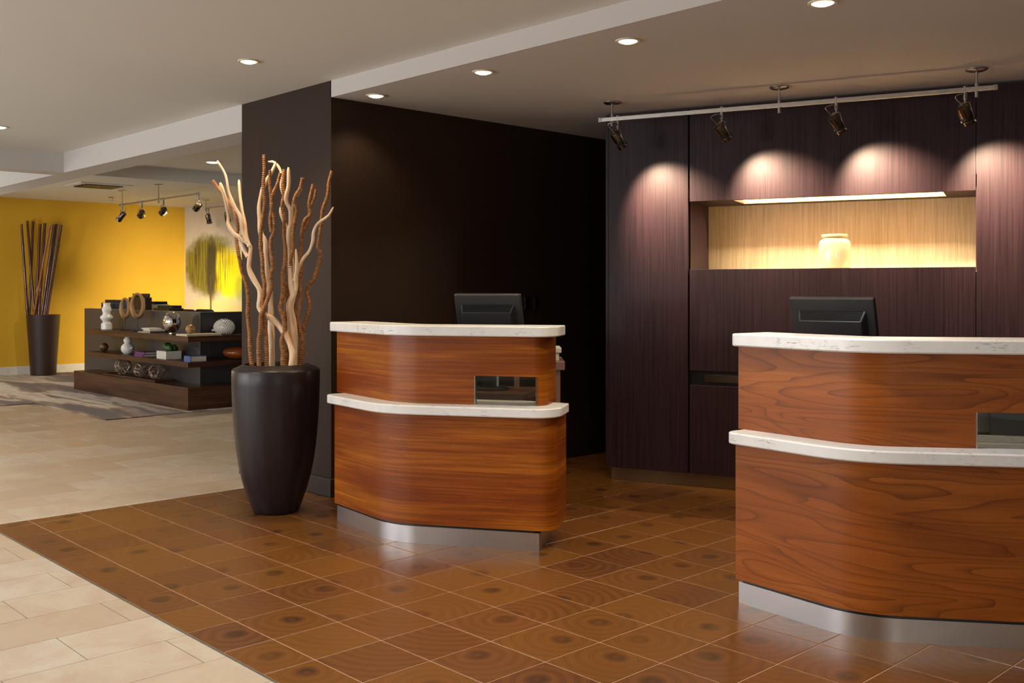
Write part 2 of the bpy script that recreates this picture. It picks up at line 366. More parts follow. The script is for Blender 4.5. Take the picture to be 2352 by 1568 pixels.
def ribbon(bm, outer, inner, zs, hole=None, cuts=()):
    """curved panel between two matching polylines; hole=(s0,s1,z0,z1) along the outer arc length. UV in metres"""
    uv = bm.loops.layers.uv.verify()
    arc = [0.0]
    for a, b in zip(outer, outer[1:]): arc.append(arc[-1] + (b - a).length)
    O, I, A = [], [], []
    for i in range(len(outer)):
        O.append(outer[i]); I.append(inner[i]); A.append(arc[i])
        if i + 1 < len(outer):
            for c in sorted(cuts):
                if arc[i] + 1e-5 < c < arc[i + 1] - 1e-5:
                    t = (c - arc[i]) / (arc[i + 1] - arc[i]); O.append(outer[i].lerp(outer[i + 1], t)); I.append(inner[i].lerp(inner[i + 1], t)); A.append(c)
    n = len(O); m = len(zs)
    vo = [[bm.verts.new((p.x, p.y, z)) for z in zs] for p in O]; vi = [[bm.verts.new((p.x, p.y, z)) for z in zs] for p in I]
    def solid(i, j):
        if i < 0 or j < 0 or i >= n - 1 or j >= m - 1: return False
        if hole:
            s = (A[i] + A[i + 1]) / 2; z = (zs[j] + zs[j + 1]) / 2
            if hole[0] < s < hole[1] and hole[2] < z < hole[3]: return False
        return True
    def face(vs, uvs):
        f = bm.faces.new(vs)
        for lp, q in zip(f.loops, uvs): lp[uv].uv = q
    for i in range(n - 1):
        for j in range(m - 1):
            if not solid(i, j): continue
            q = ((A[i], zs[j]), (A[i + 1], zs[j]), (A[i + 1], zs[j + 1]), (A[i], zs[j + 1]))
            face((vo[i][j], vo[i + 1][j], vo[i + 1][j + 1], vo[i][j + 1]), q)
            face((vi[i][j + 1], vi[i + 1][j + 1], vi[i + 1][j], vi[i][j]), (q[3], q[2], q[1], q[0]))
            for (di, dj, a, b) in ((-1, 0, (i, j), (i, j + 1)), (1, 0, (i + 1, j), (i + 1, j + 1)), (0, -1, (i, j), (i + 1, j)), (0, 1, (i, j + 1), (i + 1, j + 1))):
                if not solid(i + di, j + dj):
                    face((vo[a[0]][a[1]], vo[b[0]][b[1]], vi[b[0]][b[1]], vi[a[0]][a[1]]), ((A[a[0]], zs[a[1]]), (A[b[0]], zs[b[1]]), (A[b[0]] + 0.03, zs[b[1]]), (A[a[0]] + 0.03, zs[a[1]])))
def sphere(bm, r, c=(0, 0, 0), seg=20, rings=12, sc=(1, 1, 1)):
    m = Matrix.Translation(c) @ Matrix.Diagonal((sc[0], sc[1], sc[2], 1))
    bmesh.ops.create_uvsphere(bm, u_segments=seg, v_segments=rings, radius=r, matrix=m)

# ================================================================== THE SETTING
ZC, ZR, ZB, ZF, ZK = 2.575, 2.472, 2.385, 2.67, 2.825      # lobby, reception, beam, far, coffer heights
XE = 1.855                                                  # where the lobby ceiling ends
XB0 = 0.075                                                 # left edge of the reception floor
YT = 1.235                                                  # upper edge of the reception floor
YW = 11.5                                                   # mustard wall
# ---- floors
def tile_mesh(name, w, d, t=0.012, ch=0.0009, uvc=None, uvr=0.0):
    bm = bmesh.new(); uv = bm.loops.layers.uv.new('UVMap'); hw, hd = w / 2, d / 2
    def ring(x, y, z): return [bm.verts.new((sx * x, sy * y, z)) for sx, sy in ((-1, -1), (1, -1), (1, 1), (-1, 1))]
    a, b, c = ring(hw, hd, -t), ring(hw, hd, -ch), ring(hw - ch, hd - ch, 0)
    for p, q in ((a, b), (b, c)):
        for i in range(4): bm.faces.new((p[i], p[(i + 1) % 4], q[(i + 1) % 4], q[i]))
    bm.faces.new(c)
    cx_, cy_ = uvc or (0, 0); cr, sr = math.cos(uvr), math.sin(uvr)
    for f in bm.faces:
        for lp in f.loops:
            x, y = lp.vert.co.x - cx_, lp.vert.co.y - cy_
            lp[uv].uv = (x * cr - y * sr, x * sr + y * cr)
    return fin(bm, name)
def in_view(x, y, m=0):
    q = pj((x, y, 0)); return q[2] > 0.6 and -m < q[0] < 2352 + m and q[1] < 1568 + m
def area_px(x0, x1, y0, y1):
    P = [pj(p) for p in ((x0, y0, 0), (x1, y0, 0), (x1, y1, 0), (x0, y1, 0))]
    if any(p[2] < 0.3 for p in P): return 0
    return abs(sum(P[i][0] * P[(i + 1) % 4][1] - P[(i + 1) % 4][0] * P[i][1] for i in range(4))) / 2
ZT = 0.0
# lobby floor (stone tiles)
bm = bmesh.new(); box(bm, -7, 8, -9, YW + 0.3, -0.15, -0.0025)
fl = struct(obj('floor', bm, M_grout_l), 'beige stone tile lobby floor')
G = 0.004
def lay(cands, parent, mat, gap, maxn, mesh_for, stuffname):
    cands.sort(key=lambda c: -c[0]); shared = {}
    for a, x0, x1, y0, y1, key in cands[:maxn]:
        w_, d_ = x1 - x0 - gap, y1 - y0 - gap
        k = (round(w_, 4), round(d_, 4), key)
        if k not in shared: shared[k] = mesh_for(w_, d_, key); shared[k].materials.append(mat)
        link('tile', shared[k], None, parent, ((x0 + x1) / 2, (y0 + y1) / 2, 0))
    rest = cands[maxn:]
    if rest:
        bm = bmesh.new(); uvl = bm.loops.layers.uv.new('UVMap')
        for a, x0, x1, y0, y1, key in rest:
            vs = box(bm, x0 + gap / 2, x1 - gap / 2, y0 + gap / 2, y1 - gap / 2, -0.012, 0)
            for f in set(f for v in vs for f in v.link_faces):
                for lp in f.loops: lp[uvl].uv = (lp.vert.co.x - x0 - key % 5 * 0.06, lp.vert.co.y - y0 - key % 7 * 0.04)
        o = obj(stuffname, bm, mat, parent); o['kind'] = 'stuff'
RW, RL = 0.3035, 0.56
cands = []
CARP = 5.27
j0 = -30
for j in range(-14, 30):
    y0 = 0.067 + j * RW; y1 = y0 + RW
    off = 0.0 if j % 2 else RL / 2
    for i in range(-14, 14):
        x0 = -0.01 + off + i * RL; x1 = x0 + RL
        segs = [(x0, x1, y0, y1)]
        out = []
        for (a, b, c, d) in segs:
            # cut away the reception floor
            if c < YT and b > XB0:
                if d <= YT + 1e-6: b = min(b, XB0)
                else:
                    out.append((a, b, YT, d)); d = YT; b = min(b, XB0)
                    if b - a < 0.02: continue
            if b - a < 0.02: continue
            out.append((a, b, c, d))
        for (a, b, c, d) in out:
            if b > 2.31 and d > CARP:                      # carpet
                if a < 2.31 and d < 7.3: b = min(b, 2.31)
                elif c < CARP: d = CARP
                else: continue
            if d > 7.26:
                if c > 7.26: continue
                d = 7.26
            if b - a < 0.03 or d - c < 0.03: continue
            if not any(in_view(xx, yy, 350) for xx in (a, b) for yy in (c, d)): continue
            if a > 1.83 and d < 1.7: continue
            cands.append((area_px(a, b, c, d) if any(in_view(xx, yy, 0) for xx in (a, b) for yy in (c, d)) else 0, a, b, c, d, (i * 7 + j * 13) % 6))
lay(cands, fl, M_beige, G, 300, lambda w_, d_, k: tile_mesh('stone_tile', w_, d_), 'tile_field')
# reception floor (end-grain tiles)
bm = bmesh.new(); box(bm, XB0 + 0.004, 6.2, -7.5, YT, -0.15, -0.0015)
fr = struct(obj('floor', bm, M_grout_r), 'brown end-grain wood tile reception floor')
cands = []
for bI in range(0, 19):
    for k in range(-5, 20):
        x0, x1 = bI * S, (bI + 1) * S; y1, y0 = -k * S + 0.0, -(k + 1) * S
        x0 = max(x0, XB0 + 0.008); y1 = min(y1, YT)
        if x1 - x0 < 0.03 or y1 - y0 < 0.03: continue
        if x0 > 1.9 and y0 > 0.58: continue
        if x1 > 4.6 and y1 < 0.5 and x0 > 4.6: continue
        if not any(in_view(xx, yy, 350) for xx in (x0, x1) for yy in (y0, y1)): continue
        cands.append((area_px(x0, x1, y0, y1) if any(in_view(xx, yy, 0) for xx in (x0, x1) for yy in (y0, y1)) else 0, x0, x1, y0, y1, random.randrange(20)))
VAR = [((random.uniform(-0.08, 0.08), random.uniform(-0.08, 0.08)) if v_ % 5 < 3 else (random.choice((-1, 1)) * random.uniform(.12, .2), random.uniform(-.16, .16)), random.uniform(0, 6)) for v_ in range(20)]
lay(cands, fr, M_brown, 0.0055, 300, lambda w_, d_, k: tile_mesh('wood_tile', w_, d_, uvc=VAR[k][0], uvr=VAR[k][1]), 'tile_field')
struct(boxo('trim_1', XB0 - 0.004, XB0 + 0.005, -6, YT, -0.012, 0.0015, mk_steel('floor_edge_strip', (0.45, 0.5, 0.5, 1), 0.3)), 'thin metal strip between beige and brown floor')
# carpet
cp = obj('carpet', (lambda b: (slab(b, [(2.315, CARP), (6.115, CARP), (6.115, YW), (-7, YW), (-7, 7.27), (2.315, 7.27)], -0.002, 0.006), b)[1])(bmesh.new()), M_carpet)
tag(cp, 'streaked grey and brown carpet around the low shelf unit', 'carpet')
# ---- ceilings
def ceil(name, x0, x1, y0, y1, z, mat, label):
    return struct(boxo(name, x0, x1, y0, y1, z, 3.1, mat), label)
ceil('ceiling', -7, XE, -9, 5.1, ZC, M_ceil, 'flat cream lobby ceiling')
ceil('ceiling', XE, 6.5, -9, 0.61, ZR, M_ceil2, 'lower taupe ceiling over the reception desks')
ceil('ceiling', XE + 0.28, 8, 1.7, 7.65, ZK, M_ceil, 'raised ceiling bay beyond the pier')
ceil('ceiling', XE + 0.28, 8, 7.65, YW + 0.2, ZF, M_ceil, 'far ceiling in front of the mustard wall')
ceil('ceiling', -7, XE, 5.37, YW + 0.2, ZF, M_ceil, 'far left ceiling bay')
ceil('trim_2', XE, XE + 0.28, 1.715, YW, ZB, M_ceil2, 'dropped ceiling beam running to the far wall')  # colour darker than the lobby ceiling to tone down daylight on the beam
ceil('trim_3', -7, XE, 5.1, 5.37, ZB, M_ceil2, 'dropped ceiling beam crossing the lobby')  # same darkened colour, standing in for weaker light
# ---- walls
bm = bmesh.new(); box(bm, 1.855, 6.2, 0.60, 1.715, 0, 3.0)
struct(obj('wall_centre', bm, M_darkwall), 'dark brown pier and wall behind the reception desks')
bm = bmesh.new(); box(bm, 1.84, 6.2, 0.585, 1.73, 0, 0.115); struct(obj('baseboard_centre', bm, M_darkbase, bevel=0.004), 'dark baseboard of the pier')
struct(boxo('wall_right', 6.2, 6.4, -9, 1.7, 0, 3.0, M_darkwall), 'dark wall behind the cabinet')
struct(boxo('wall_far', -7, 8.2, YW, YW + 0.2, 0, 3.0, M_yellow), 'mustard yellow far wall')
struct(boxo('baseboard_far', -7, 6.12, YW - 0.018, YW, 0, 0.13, M_white, bevel=0.004), 'white baseboard of the mustard wall')
struct(boxo('wall_mural', 6.12, 6.4, 1.72, YW, 0, 3.0, M_greywall), 'pale grey wall with the painted tree')
struct(boxo('wall_left', -7.2, -7, -9, -1.2, 0, 3.0, M_greywall), 'solid wall left of the viewer')
struct(boxo('wall_back', -7, 6.4, -9.2, -9, 0, 3.0, M_greywall), 'wall behind the viewer')

# ---- tree mural
def mural():
    bm = bmesh.new(); uv = bm.loops.layers.uv.new('UVMap')
    box(bm, 6.095, 6.118, 8.55, 11.42, 0.55, 2.60)
    for f in bm.faces:
        for lp in f.loops: lp[uv].uv = ((11.36 - lp.vert.co.y) / 1.95, (lp.vert.co.z - 0.75) / 1.85)
    tag(obj('tree_mural', bm, M_mural), 'large canvas of a blurred yellow and green tree on the grey wall', 'painting')
mural()

# ================================================================== RECEPTION DESKS
def desk(name, label, C, ul, Ll, f, Lf, woodmat, hole, cut_end, eU, eT, eLd, eR2=0.0):
    """curved two-tier desk.  C: sharp corner of the lower wood face, ul: unit vector from C towards the left end, f: along the front"""
    C = Vector(C); ul = Vector(ul).normalized(); f = Vector(f).normalized()
    no_l = Vector((-ul.y, ul.x)); no_f = Vector((f.y, -f.x))            # outward normals (towards the visitors)
    if no_l.x > 0: no_l = -no_l
    nin = -no_f
    root = thing(name, label, 'reception desk', (C.x, C.y, 0))
    def pts(o, eL=0.0, eR=0.0, ret=0.30):
        # intersection of the two offset lines
        A = C + no_l * o; B = C + no_f * o
        den = ul.x * f.y - ul.y * f.x
        t = ((B.x - A.x) * f.y - (B.y - A.y) * f.x) / den
        K = A + ul * t
        kf = (K - C).dot(f); kl = (K - C).dot(ul)
        L = K + ul * (Ll + eL - kl); E = K + f * (Lf + eR - kf)
        return [L - C, K - C, E - C, E + nin * ret - C]
    R1 = 0.40
    def both(o, th, eL=0, eR=0, ret=0.3, R2=0.09):
        a = fillet(pts(o, eL, eR, ret), [0, R1 + o, R2, 0], 14); b = fillet(pts(o - th, eL, eR - th, ret - th), [0, R1 + o - th, max(R2 - th, 0.004), 0], 14)
        return a, b
    Z = dict(wb=0.10, lb=0.656, lt=0.703, ub=1.048, tt=1.10)
    # kick plate
    a, b = both(-0.014, 0.02, -0.005, cut_end, 0.25, 0.012)
    bm = bmesh.new(); ribbon(bm, a, b, [0.0, Z['wb'] - 0.014]); obj('kick_plate', bm, M_steel, root, 35)
    a, b = both(-0.03, 0.02, -0.01, cut_end - 0.02, 0.25, 0.012)
    bm = bmesh.new(); ribbon(bm, a, b, [0.05, Z['wb'] + 0.01]); obj('shadow_gap', bm, M_black, root, 35)
    # lower wood
    a, b = both(0.0, 0.03)
    bm = bmesh.new(); ribbon(bm, a, b, [Z['wb'], Z['lb'] + 0.002]); obj('lower_panel', bm, woodmat, root, 35)
    # ledge
    oL = 0.05
    po = pts(oL, eLd, 0.025, 0.30); pi = pts(oL - 0.36, eLd, 0.025 - 0.30, 0.02)
    poly = fillet(po + [pi[3], pi[2], pi[1], pi[0]], [0.05, R1 + oL, 0.13, 0.01, 0, 0.02, 0.15, 0.01], 14, True)
    bm = bmesh.new(); slab(bm, poly, Z['lb'], Z['lt']); obj('ledge', bm, M_stone, root, 35, bevel=0.006)
    # upper wood
    oU = -0.07
    a, b = both(oU, 0.03, eU, -0.06, 0.26)
    arc = [0.0]
    for p, q in zip(a, a[1:]): arc.append(arc[-1] + (q - p).length)
    K = pts(oU)[1]; L0 = pts(oU, eU, -0.06)[0]
    # arc length of a point at distance s beyond the sharp corner on the front
    best = min(range(len(a)), key=lambda i: abs((a[i] - K).dot(f) - 0.2) + abs((a[i] - K).dot(nin)) * 5)
    def s_at(s): return arc[best] + s - (a[best] - K).dot(f)
    hs = (s_at(hole[0]), s_at(hole[1]), 0.0, hole[2])
    bm = bmesh.new(); ribbon(bm, a, b, [Z['lt'], hole[2], Z['ub'] + 0.002], hs, (hs[0], hs[1])); obj('upper_panel', bm, woodmat, root, 35)
    # opening: glass, sill upstand, side reveal, back
    Mx = Matrix(((f.x, nin.x, 0, K.x), (f.y, nin.y, 0, K.y), (0, 0, 1, 0), (0, 0, 0, 1)))
    s0, s1, zt = hole
    bm = bmesh.new(); box(bm, s0 + 0.001, s1 - 0.001, 0.012, 0.018, Z['lt'], zt - 0.001, Mx); obj('glass_pane', bm, M_glass, root)
    bm = bmesh.new(); box(bm, s0 - 0.001, s0 + 0.004, -0.003, 0.03, Z['lt'], zt, Mx); obj('pane_edge', bm, M_nickel, root)
    if Lf > 1: bm = bmesh.new(); box(bm, s0 - 0.05, s1 + 0.05, 0.16, 0.18, Z['lt'], Z['lt'] + 0.026, Mx); obj('sill_upstand', bm, M_stone, root)
    if Lf > 1: bm = bmesh.new(); box(bm, s0 + 0.103, s1 + 0.08, 0.19, 0.20, Z['lt'] + 0.001, zt + 0.05, Mx); obj('inner_screen', bm, M_inner, root)
    if Lf > 1: bm = bmesh.new(); box(bm, s0 - 0.25, min(s1 + 0.10, Lf - 0.2), 0.24, 0.26, Z['lb'], zt + 0.05, Mx); obj('back_panel', bm, M_reveal, root)
    # top slab
    oT = -0.025
    po = pts(oT, eT, 0.0, 0.26); pi = pts(oT - 0.24, eT, 0.0 - 0.24, 0.02)
    poly = fillet(po + [pi[3], pi[2], pi[1], pi[0]], [0.03, R1 + oT, 0.11, 0.01, 0, 0.02, 0.15, 0.02], 14, True)
    bm = bmesh.new(); slab(bm, poly, Z['ub'], Z['tt']); obj('counter_top', bm, M_stone, root, 35, bevel=0.006)
    # staff side worktop
    bm = bmesh.new(); box(bm, -0.18, Lf - 0.25, 0.24, 0.66, 0.70, 0.735, Mx); obj('worktop', bm, M_walnut, root, bevel=0.003)
    for s_ in (-0.12, Lf - 0.32):
        bm = bmesh.new(); box(bm, s_, s_ + 0.03, 0.28, 0.64, 0.0, 0.70, Mx); obj('leg_panel', bm, M_walnut, root)
    return root, C, f, nin
gm = NT('pale_glass'); gm.set(col=(0.93, 0.98, 0.96, 1), rough=0.02, trans=1.0, ior=1.5); M_glass = gm.m
M_reveal = plain('grey_reveal_laminate', (0.20, 0.19, 0.165, 1), 0.5)
M_inner = plain('slate_inner_panel', (0.022, 0.024, 0.032, 1), 0.3)
d1 = desk('reception_desk', 'curved cherry wood reception desk between the tall planter and the passage', (1.4446, -0.544), (0.118, 0.993), 0.598,
          (0.537, -0.843), 0.86, M_cherry_a, (0.41, 0.735, 0.848), -0.075, 0.11, 0.13, 0.03)
d2 = desk('reception_desk', 'curved cherry wood reception desk in the right foreground, cut by the frame', (1.811, -2.895), (0.1168, 0.993), 0.57,
          (0.604, -0.797), 1.35, M_cherry_b, (0.40, 0.80, 0.835), -0.075, 0.045, 0.055, 0.02)

def monitor(label, top_c, yaw, wdt=0.372, hgt=0.31, desk_z=0.735, tilt=math.radians(17)):
    """monitor seen from behind; local +Y = viewing side"""
    cz = top_c[2] - 0.5 * hgt * math.cos(tilt)
    root = thing('computer_monitor', label, 'monitor', (top_c[0], top_c[1], desk_z), yaw - PI / 2)
    T = Matrix.Translation((0, 0, cz - desk_z)) @ Matrix.Rotation(tilt, 4, 'X')
    def part(name, x0, x1, y0, y1, z0, z1, mat, bev=0.004):
        bm = bmesh.new(); box(bm, x0, x1, y0, y1, z0, z1, T); return obj(name, bm, mat, root, bevel=bev)
    hw, hh = wdt / 2, hgt / 2
    part('housing', -hw, hw, -0.016, 0.012, -hh, hh, M_monitor, 0.006)
    part('screen', -hw + 0.014, hw - 0.014, 0.0125, 0.0135, -hh + 0.014, hh - 0.014, M_black, 0)
    bm = bmesh.new()                                                    # stepped back shell
    a = [(-hw + 0.035, -hh + 0.04), (hw - 0.035, -hh + 0.04), (hw - 0.035, hh - 0.055), (-hw + 0.035, hh - 0.055)]
    b = [(-hw + 0.05, -hh + 0.055), (hw - 0.05, -hh + 0.055), (hw - 0.05, hh - 0.095), (-hw + 0.05, hh - 0.095)]
    va = [bm.verts.new(T @ Vector((x, -0.015, z))) for x, z in a]; vb = [bm.verts.new(T @ Vector((x, -0.052, z))) for x, z in b]
    bm.faces.new(va); bm.faces.new(vb)
    for i in range(4): bm.faces.new((va[i], va[(i + 1) % 4], vb[(i + 1) % 4], vb[i]))
    shell = obj('back_shell', bm, M_monitor, root, bevel=0.004)
    bm = bmesh.new()                                                    # ventilation ribs on the sloping top of the shell
    for r in range(7):
        t = 0.1 + r * 0.125; y = -0.015 - 0.037 * t; z = (hh - 0.055) - 0.04 * t; x = hw - 0.045 - 0.012 * t
        box(bm, -x, x, y - 0.0025, y + 0.002, z - 0.0005, z + 0.0025, T)
    obj('vent_ribs', bm, M_black, shell)
    bm = bmesh.new(); box(bm, -0.045, 0.045, -0.055, -0.03, -hh - 0.10, -0.02, T); obj('stand_neck', bm, M_black, root, bevel=0.006)
    bm = bmesh.new(); lathe(bm, [(0.115, 0.0), (0.115, 0.008), (0.09, 0.016), (0.05, 0.019)], 28); bmesh.ops.scale(bm, vec=(1, 0.85, 1), verts=bm.verts); obj('stand_base', bm, M_black, root, 40)
    bm = bmesh.new(); box(bm, -0.04, 0.04, -0.04, 0.0, 0.012, cz - desk_z - hh + 0.02); obj('stand_column', bm, M_black, root, bevel=0.005)
    return root
MY = YAW - math.radians(20)
p = bd(1126, 674, 5.55); monitor('black computer monitor seen from behind above the left desk', p, MY, 0.385)
p = bd(1918, 682, 4.40); monitor('black computer monitor seen from behind above the right desk', p, MY - math.radians(18))

q = bd(1131, 900, 5.60)
r = thing('file_box', 'pale blue paper box seen through the opening of the left desk', 'box', (q.x, q.y, 0.735), YAW - PI / 2)
boxo('body', -0.035, 0.035, -0.06, 0.06, 0, 0.085, plain('pale_blue_card', (0.42, 0.55, 0.66, 1), 0.6), r, 0.002); boxo('lid', -0.037, 0.037, -0.062, 0.062, 0.085, 0.10, plain('pale_blue_card', (0.42, 0.55, 0.66, 1), 0.6), r, 0.002)
# side table with small grey machine behind the first desk
def side_table():
    o = bd(1241, 840, 5.82); root = thing('side_table', 'small wooden side table just visible behind the left desk', 'table', (o.x, o.y, 0), YAW - PI / 2)
    boxo('table_top', -0.16, 0.135, -0.14, 0.3, 0.83, 0.878, M_pink, root, 0.003)
    for x in (-0.15, 0.08):
        for y in (-0.12, 0.25): boxo('leg', x, x + 0.03, y, y + 0.03, 0, 0.83, M_pink, root, 0.002)
    r2 = thing('receipt_printer', 'small pale grey machine on the side table behind the left desk', 'printer', (o.x, o.y, 0.878), YAW - PI / 2)
    boxo('body', -0.05, 0.105, -0.08, 0.12, 0.0, 0.045, M_greyplast, r2, 0.004)
    boxo('lid', -0.055, 0.118, -0.09, 0.13, 0.045, 0.075, M_greyplast, r2, 0.004)
    boxo('paper_slot', 0.0, 0.10, 0.0, 0.012, 0.0745, 0.078, M_white, r2)
M_pink = plain('rosewood_laminate', (0.20, 0.105, 0.075, 1), 0.4); M_greyplast = plain('pale_grey_plastic', (0.55, 0.56, 0.52, 1), 0.4)
side_table()

# ================================================================== WENGE CABINET WALL
P1 = Vector((3.527, -0.182)); tv = Vector((0.34389, -0.93901)); nv = Vector((0.93901, 0.34389))
MC = Matrix(((tv.x, nv.x, 0, P1.x), (tv.y, nv.y, 0, P1.y), (0, 0, 1, 0), (0, 0, 0, 1)))    # local x along the face, y into the wall
cab = thing('storage_wall', 'tall wenge wood storage wall with a lit niche behind the right desk', 'cabinet', (P1.x, P1.y, 0))
RC = math.atan2(tv.y, tv.x)
cab.rotation_euler = (0, 0, RC)
# in the cabinet's own axes: x along the face, y inwards  (x = tv, y = rot90(tv)= (0.939,0.344) = nv)
def cp_(name, x0, x1, y0, y1, z0, z1, mat=None, bev=0.0015, parent=None): return boxo(name, x0, x1, y0, y1, z0, z1, mat or M_wenge, parent or cab, bev)
TOPZ = ZR - 0.012; g = 0.0045; XN0, XN1, ZN0, ZN1, DN = 0.583, 2.275, 1.414, 1.855, 0.46; XR = 4.2
cp_('carcass', 0.004, XN0 - 0.03, 0.024, 0.62, 0.088, TOPZ, M_black)
cp_('carcass', XN1 + 0.03, XR - 0.01, 0.024, 0.62, 0.088, TOPZ, M_black)
cp_('carcass', XN0 - 0.03, XN1 + 0.03, 0.026, 0.62, ZN1 + 0.095, TOPZ, M_black)
cp_('carcass', XN0 - 0.03, XN1 + 0.03, 0.026, 0.62, 0.088, ZN0 - 0.035, M_black)
cp_('carcass', XN0 - 0.03, XN1 + 0.03, DN + 0.02, 0.62, ZN0 - 0.034, ZN1 + 0.094, M_black)
cp_('side_panel', 0.0, 0.02, 0.0, 0.62, 0.088, TOPZ)
cp_('door_panel', 0.021, 0.577 - g, 0, 0.022, 0.088, TOPZ)
cp_('upper_panel', XN0, XN1, 0, 0.022, ZN1, TOPZ)
cp_('middle_panel', XN0, XN1, 0, 0.022, 0.757, ZN0 - 0.0)
dr = cp_('drawer_front', XN0, 1.42, 0, 0.022, 0.088, 0.663)
cp_('drawer_front', 1.42 + g, XN1, 0, 0.022, 0.088, 0.663)
cp_('finger_pull', 0.68, 0.90, 0.010, 0.024, 0.685, 0.735, M_gunmetal, 0.001, dr)
for k in range(4): cp_('door_panel', XN1 + g + k * 0.48, XN1 + k * 0.48 + 0.48 - g, 0, 0.022, 0.088, TOPZ)
cp_('kick_plate', 0.03, XR, 0.035, 0.05, 0.0, 0.088, M_kick_brown, 0.001)
# niche lining
cp_('niche_side', XN0 - 0.022, XN0, 0.022, DN, ZN0 - 0.02, ZN1 + 0.02); cp_('niche_side', XN1, XN1 + 0.022, 0.022, DN, ZN0 - 0.02, ZN1 + 0.02)
cp_('niche_floor', XN0 - 0.02, XN1 + 0.02, 0.022, DN, ZN0 - 0.03, ZN0, M_nfloor if 'M_nfloor' in globals() else M_niche)
cp_('niche_back', XN0 - 0.02, XN1 + 0.02, DN, DN + 0.015, ZN0 - 0.03, ZN1 + 0.09, M_niche)
# niche ceiling with a light slot
SX0, SX1, SY0, SY1 = 0.86, 2.10, 0.035, 0.33
cp_('niche_ceiling', XN0 - 0.02, XN1 + 0.02, 0.0225, SY0, ZN1, ZN1 + 0.02); cp_('niche_ceiling', XN0 - 0.02, XN1 + 0.02, SY1, DN, ZN1, ZN1 + 0.02)
cp_('niche_ceiling', XN0 - 0.02, SX0, SY0, SY1, ZN1, ZN1 + 0.02); cp_('niche_ceiling', SX1, XN1 + 0.02, SY0, SY1, ZN1, ZN1 + 0.02)
M_slot = plain('amber_glow_slot', (0.60, 0.28, 0.05, 1), 0.5)  # orange glow of the lamp put into the lining colour
cp_('slot_lining', SX0 - 0.01, SX1 + 0.01, SY0 - 0.012, SY1 + 0.012, ZN1 + 0.08, ZN1 + 0.09, M_slot, 0)
cp_('slot_lining', SX0 - 0.01, SX1 + 0.01, SY1 - 0.003, SY1 + 0.012, ZN1 + 0.0005, ZN1 + 0.08, M_slot, 0)
cp_('slot_lining', SX0 - 0.01, SX1 + 0.01, SY0 - 0.011, SY0 + 0.003, ZN1 + 0.0005, ZN1 + 0.08, M_slot, 0)
M_tubelit = glow('warm_tube_lamp', (1.0, 0.55, 0.14, 1), 1.3)
bm = bmesh.new(); cyl(bm, (SX0 + 0.02, SY1 - 0.030, ZN1 + 0.070), (SX1 - 0.02, SY1 - 0.030, ZN1 + 0.070), 0.005, None, 10); obj('tube_lamp', bm, M_tubelit, cab, 40)
def arealight(name, loc, rot, sx, sy, e, col, parent=None):
    l = bpy.data.lights.new(name, 'AREA'); l.shape = 'RECTANGLE'; l.size = sx; l.size_y = sy; l.energy = e; l.color = col
    o = bpy.data.objects.new(name, l); COL.objects.link(o); o.location = loc; o.rotation_euler = rot
    if parent: o.parent = parent
    return o
arealight('tube_light', ((SX0 + SX1) / 2, SY1 - 0.029, ZN1 + 0.063), (math.radians(5), 0, 0), SX1 - SX0, 0.008, 34, (1.0, 0.82, 0.58), cab)
# cream jar in the niche
def jar():
    q = MC @ Vector((1.466, 0.17, ZN0)); r = thing('ceramic_jar', 'glossy cream ceramic jar standing in the lit niche', 'jar', q)
    bm = bmesh.new(); prof = [(0.085, 0), (0.093, 0.004), (0.096, 0.03), (0.098, 0.10), (0.097, 0.155), (0.092, 0.172), (0.076, 0.185), (0.070, 0.190), (0.072, 0.196)]
    lathe(bm, prof, 40); obj('body', bm, M_cream, r, 50)
    bm = bmesh.new(); lathe(bm, [(0.072, 0.194), (0.079, 0.198), (0.081, 0.206), (0.079, 0.214), (0.070, 0.216), (0.060, 0.214), (0.058, 0.196)], 40); obj('rim', bm, M_cream, r, 60)
jar()

# ================================================================== LIGHT FITTINGS
M_lens = glow('warm_downlight_lens', (1.0, 0.74, 0.40, 1), 3.2)
M_lens_w = glow('bright_downlight_lens', (1.0, 0.90, 0.66, 1), 6.0)
M_ring = plain('cream_downlight_trim', (0.62, 0.56, 0.46, 1), 0.5)
def downlight(label, x, y, z, e, lens=None, r=0.058, blend=0.6, ang=118, col=(1, 0.78, 0.50)):
    root = thing('downlight', label, 'ceiling light', (x, y, z), 0, 'recessed downlights')
    bm = bmesh.new(); lathe(bm, [(r * 0.78, 0.0), (r * 0.80, -0.006), (r, -0.007), (r * 1.04, -0.003), (r * 1.04, 0.0)], 32, cap0=False, cap1=False); obj('trim_ring', bm, M_ring, root, 40)
    bm = bmesh.new(); lathe(bm, [(r * 0.80, -0.002), (r * 0.72, -0.008), (r * 0.45, -0.014), (0.004, -0.016)], 32); obj('lens', bm, lens or M_lens, root, 60)
    l = bpy.data.lights.new('downlight_bulb', 'SPOT'); l.energy = e; l.color = col; l.spot_size = math.radians(ang); l.spot_blend = blend; l.shadow_soft_size = 0.05
    o = bpy.data.objects.new('downlight_bulb', l); COL.objects.link(o); o.parent = root; o.location = (0, 0, -0.03)
    return root
downlight('round downlight in the taupe ceiling closest to the dark wall', 2.02, 0.36, ZR, 12)
downlight('round downlight in the taupe ceiling above the left desk', 2.05, -0.59, ZR, 40)
downlight('round downlight in the taupe ceiling above the gap between the desks', 2.09, -1.58, ZR, 40)
downlight('round downlight in the taupe ceiling cut by the top frame edge', 2.18, -2.55, ZR, 40)
downlight('round downlight in the cream lobby ceiling beside the pier', 1.22, 0.47, ZC, 60)
downlight('round downlight in the cream lobby ceiling at the left frame edge', 0.94, 3.91, ZC, 70, M_lens_w)
downlight('round bright downlight in the raised ceiling behind the branches', 4.15, 6.63, ZK, 110, M_lens_w, r=0.10)

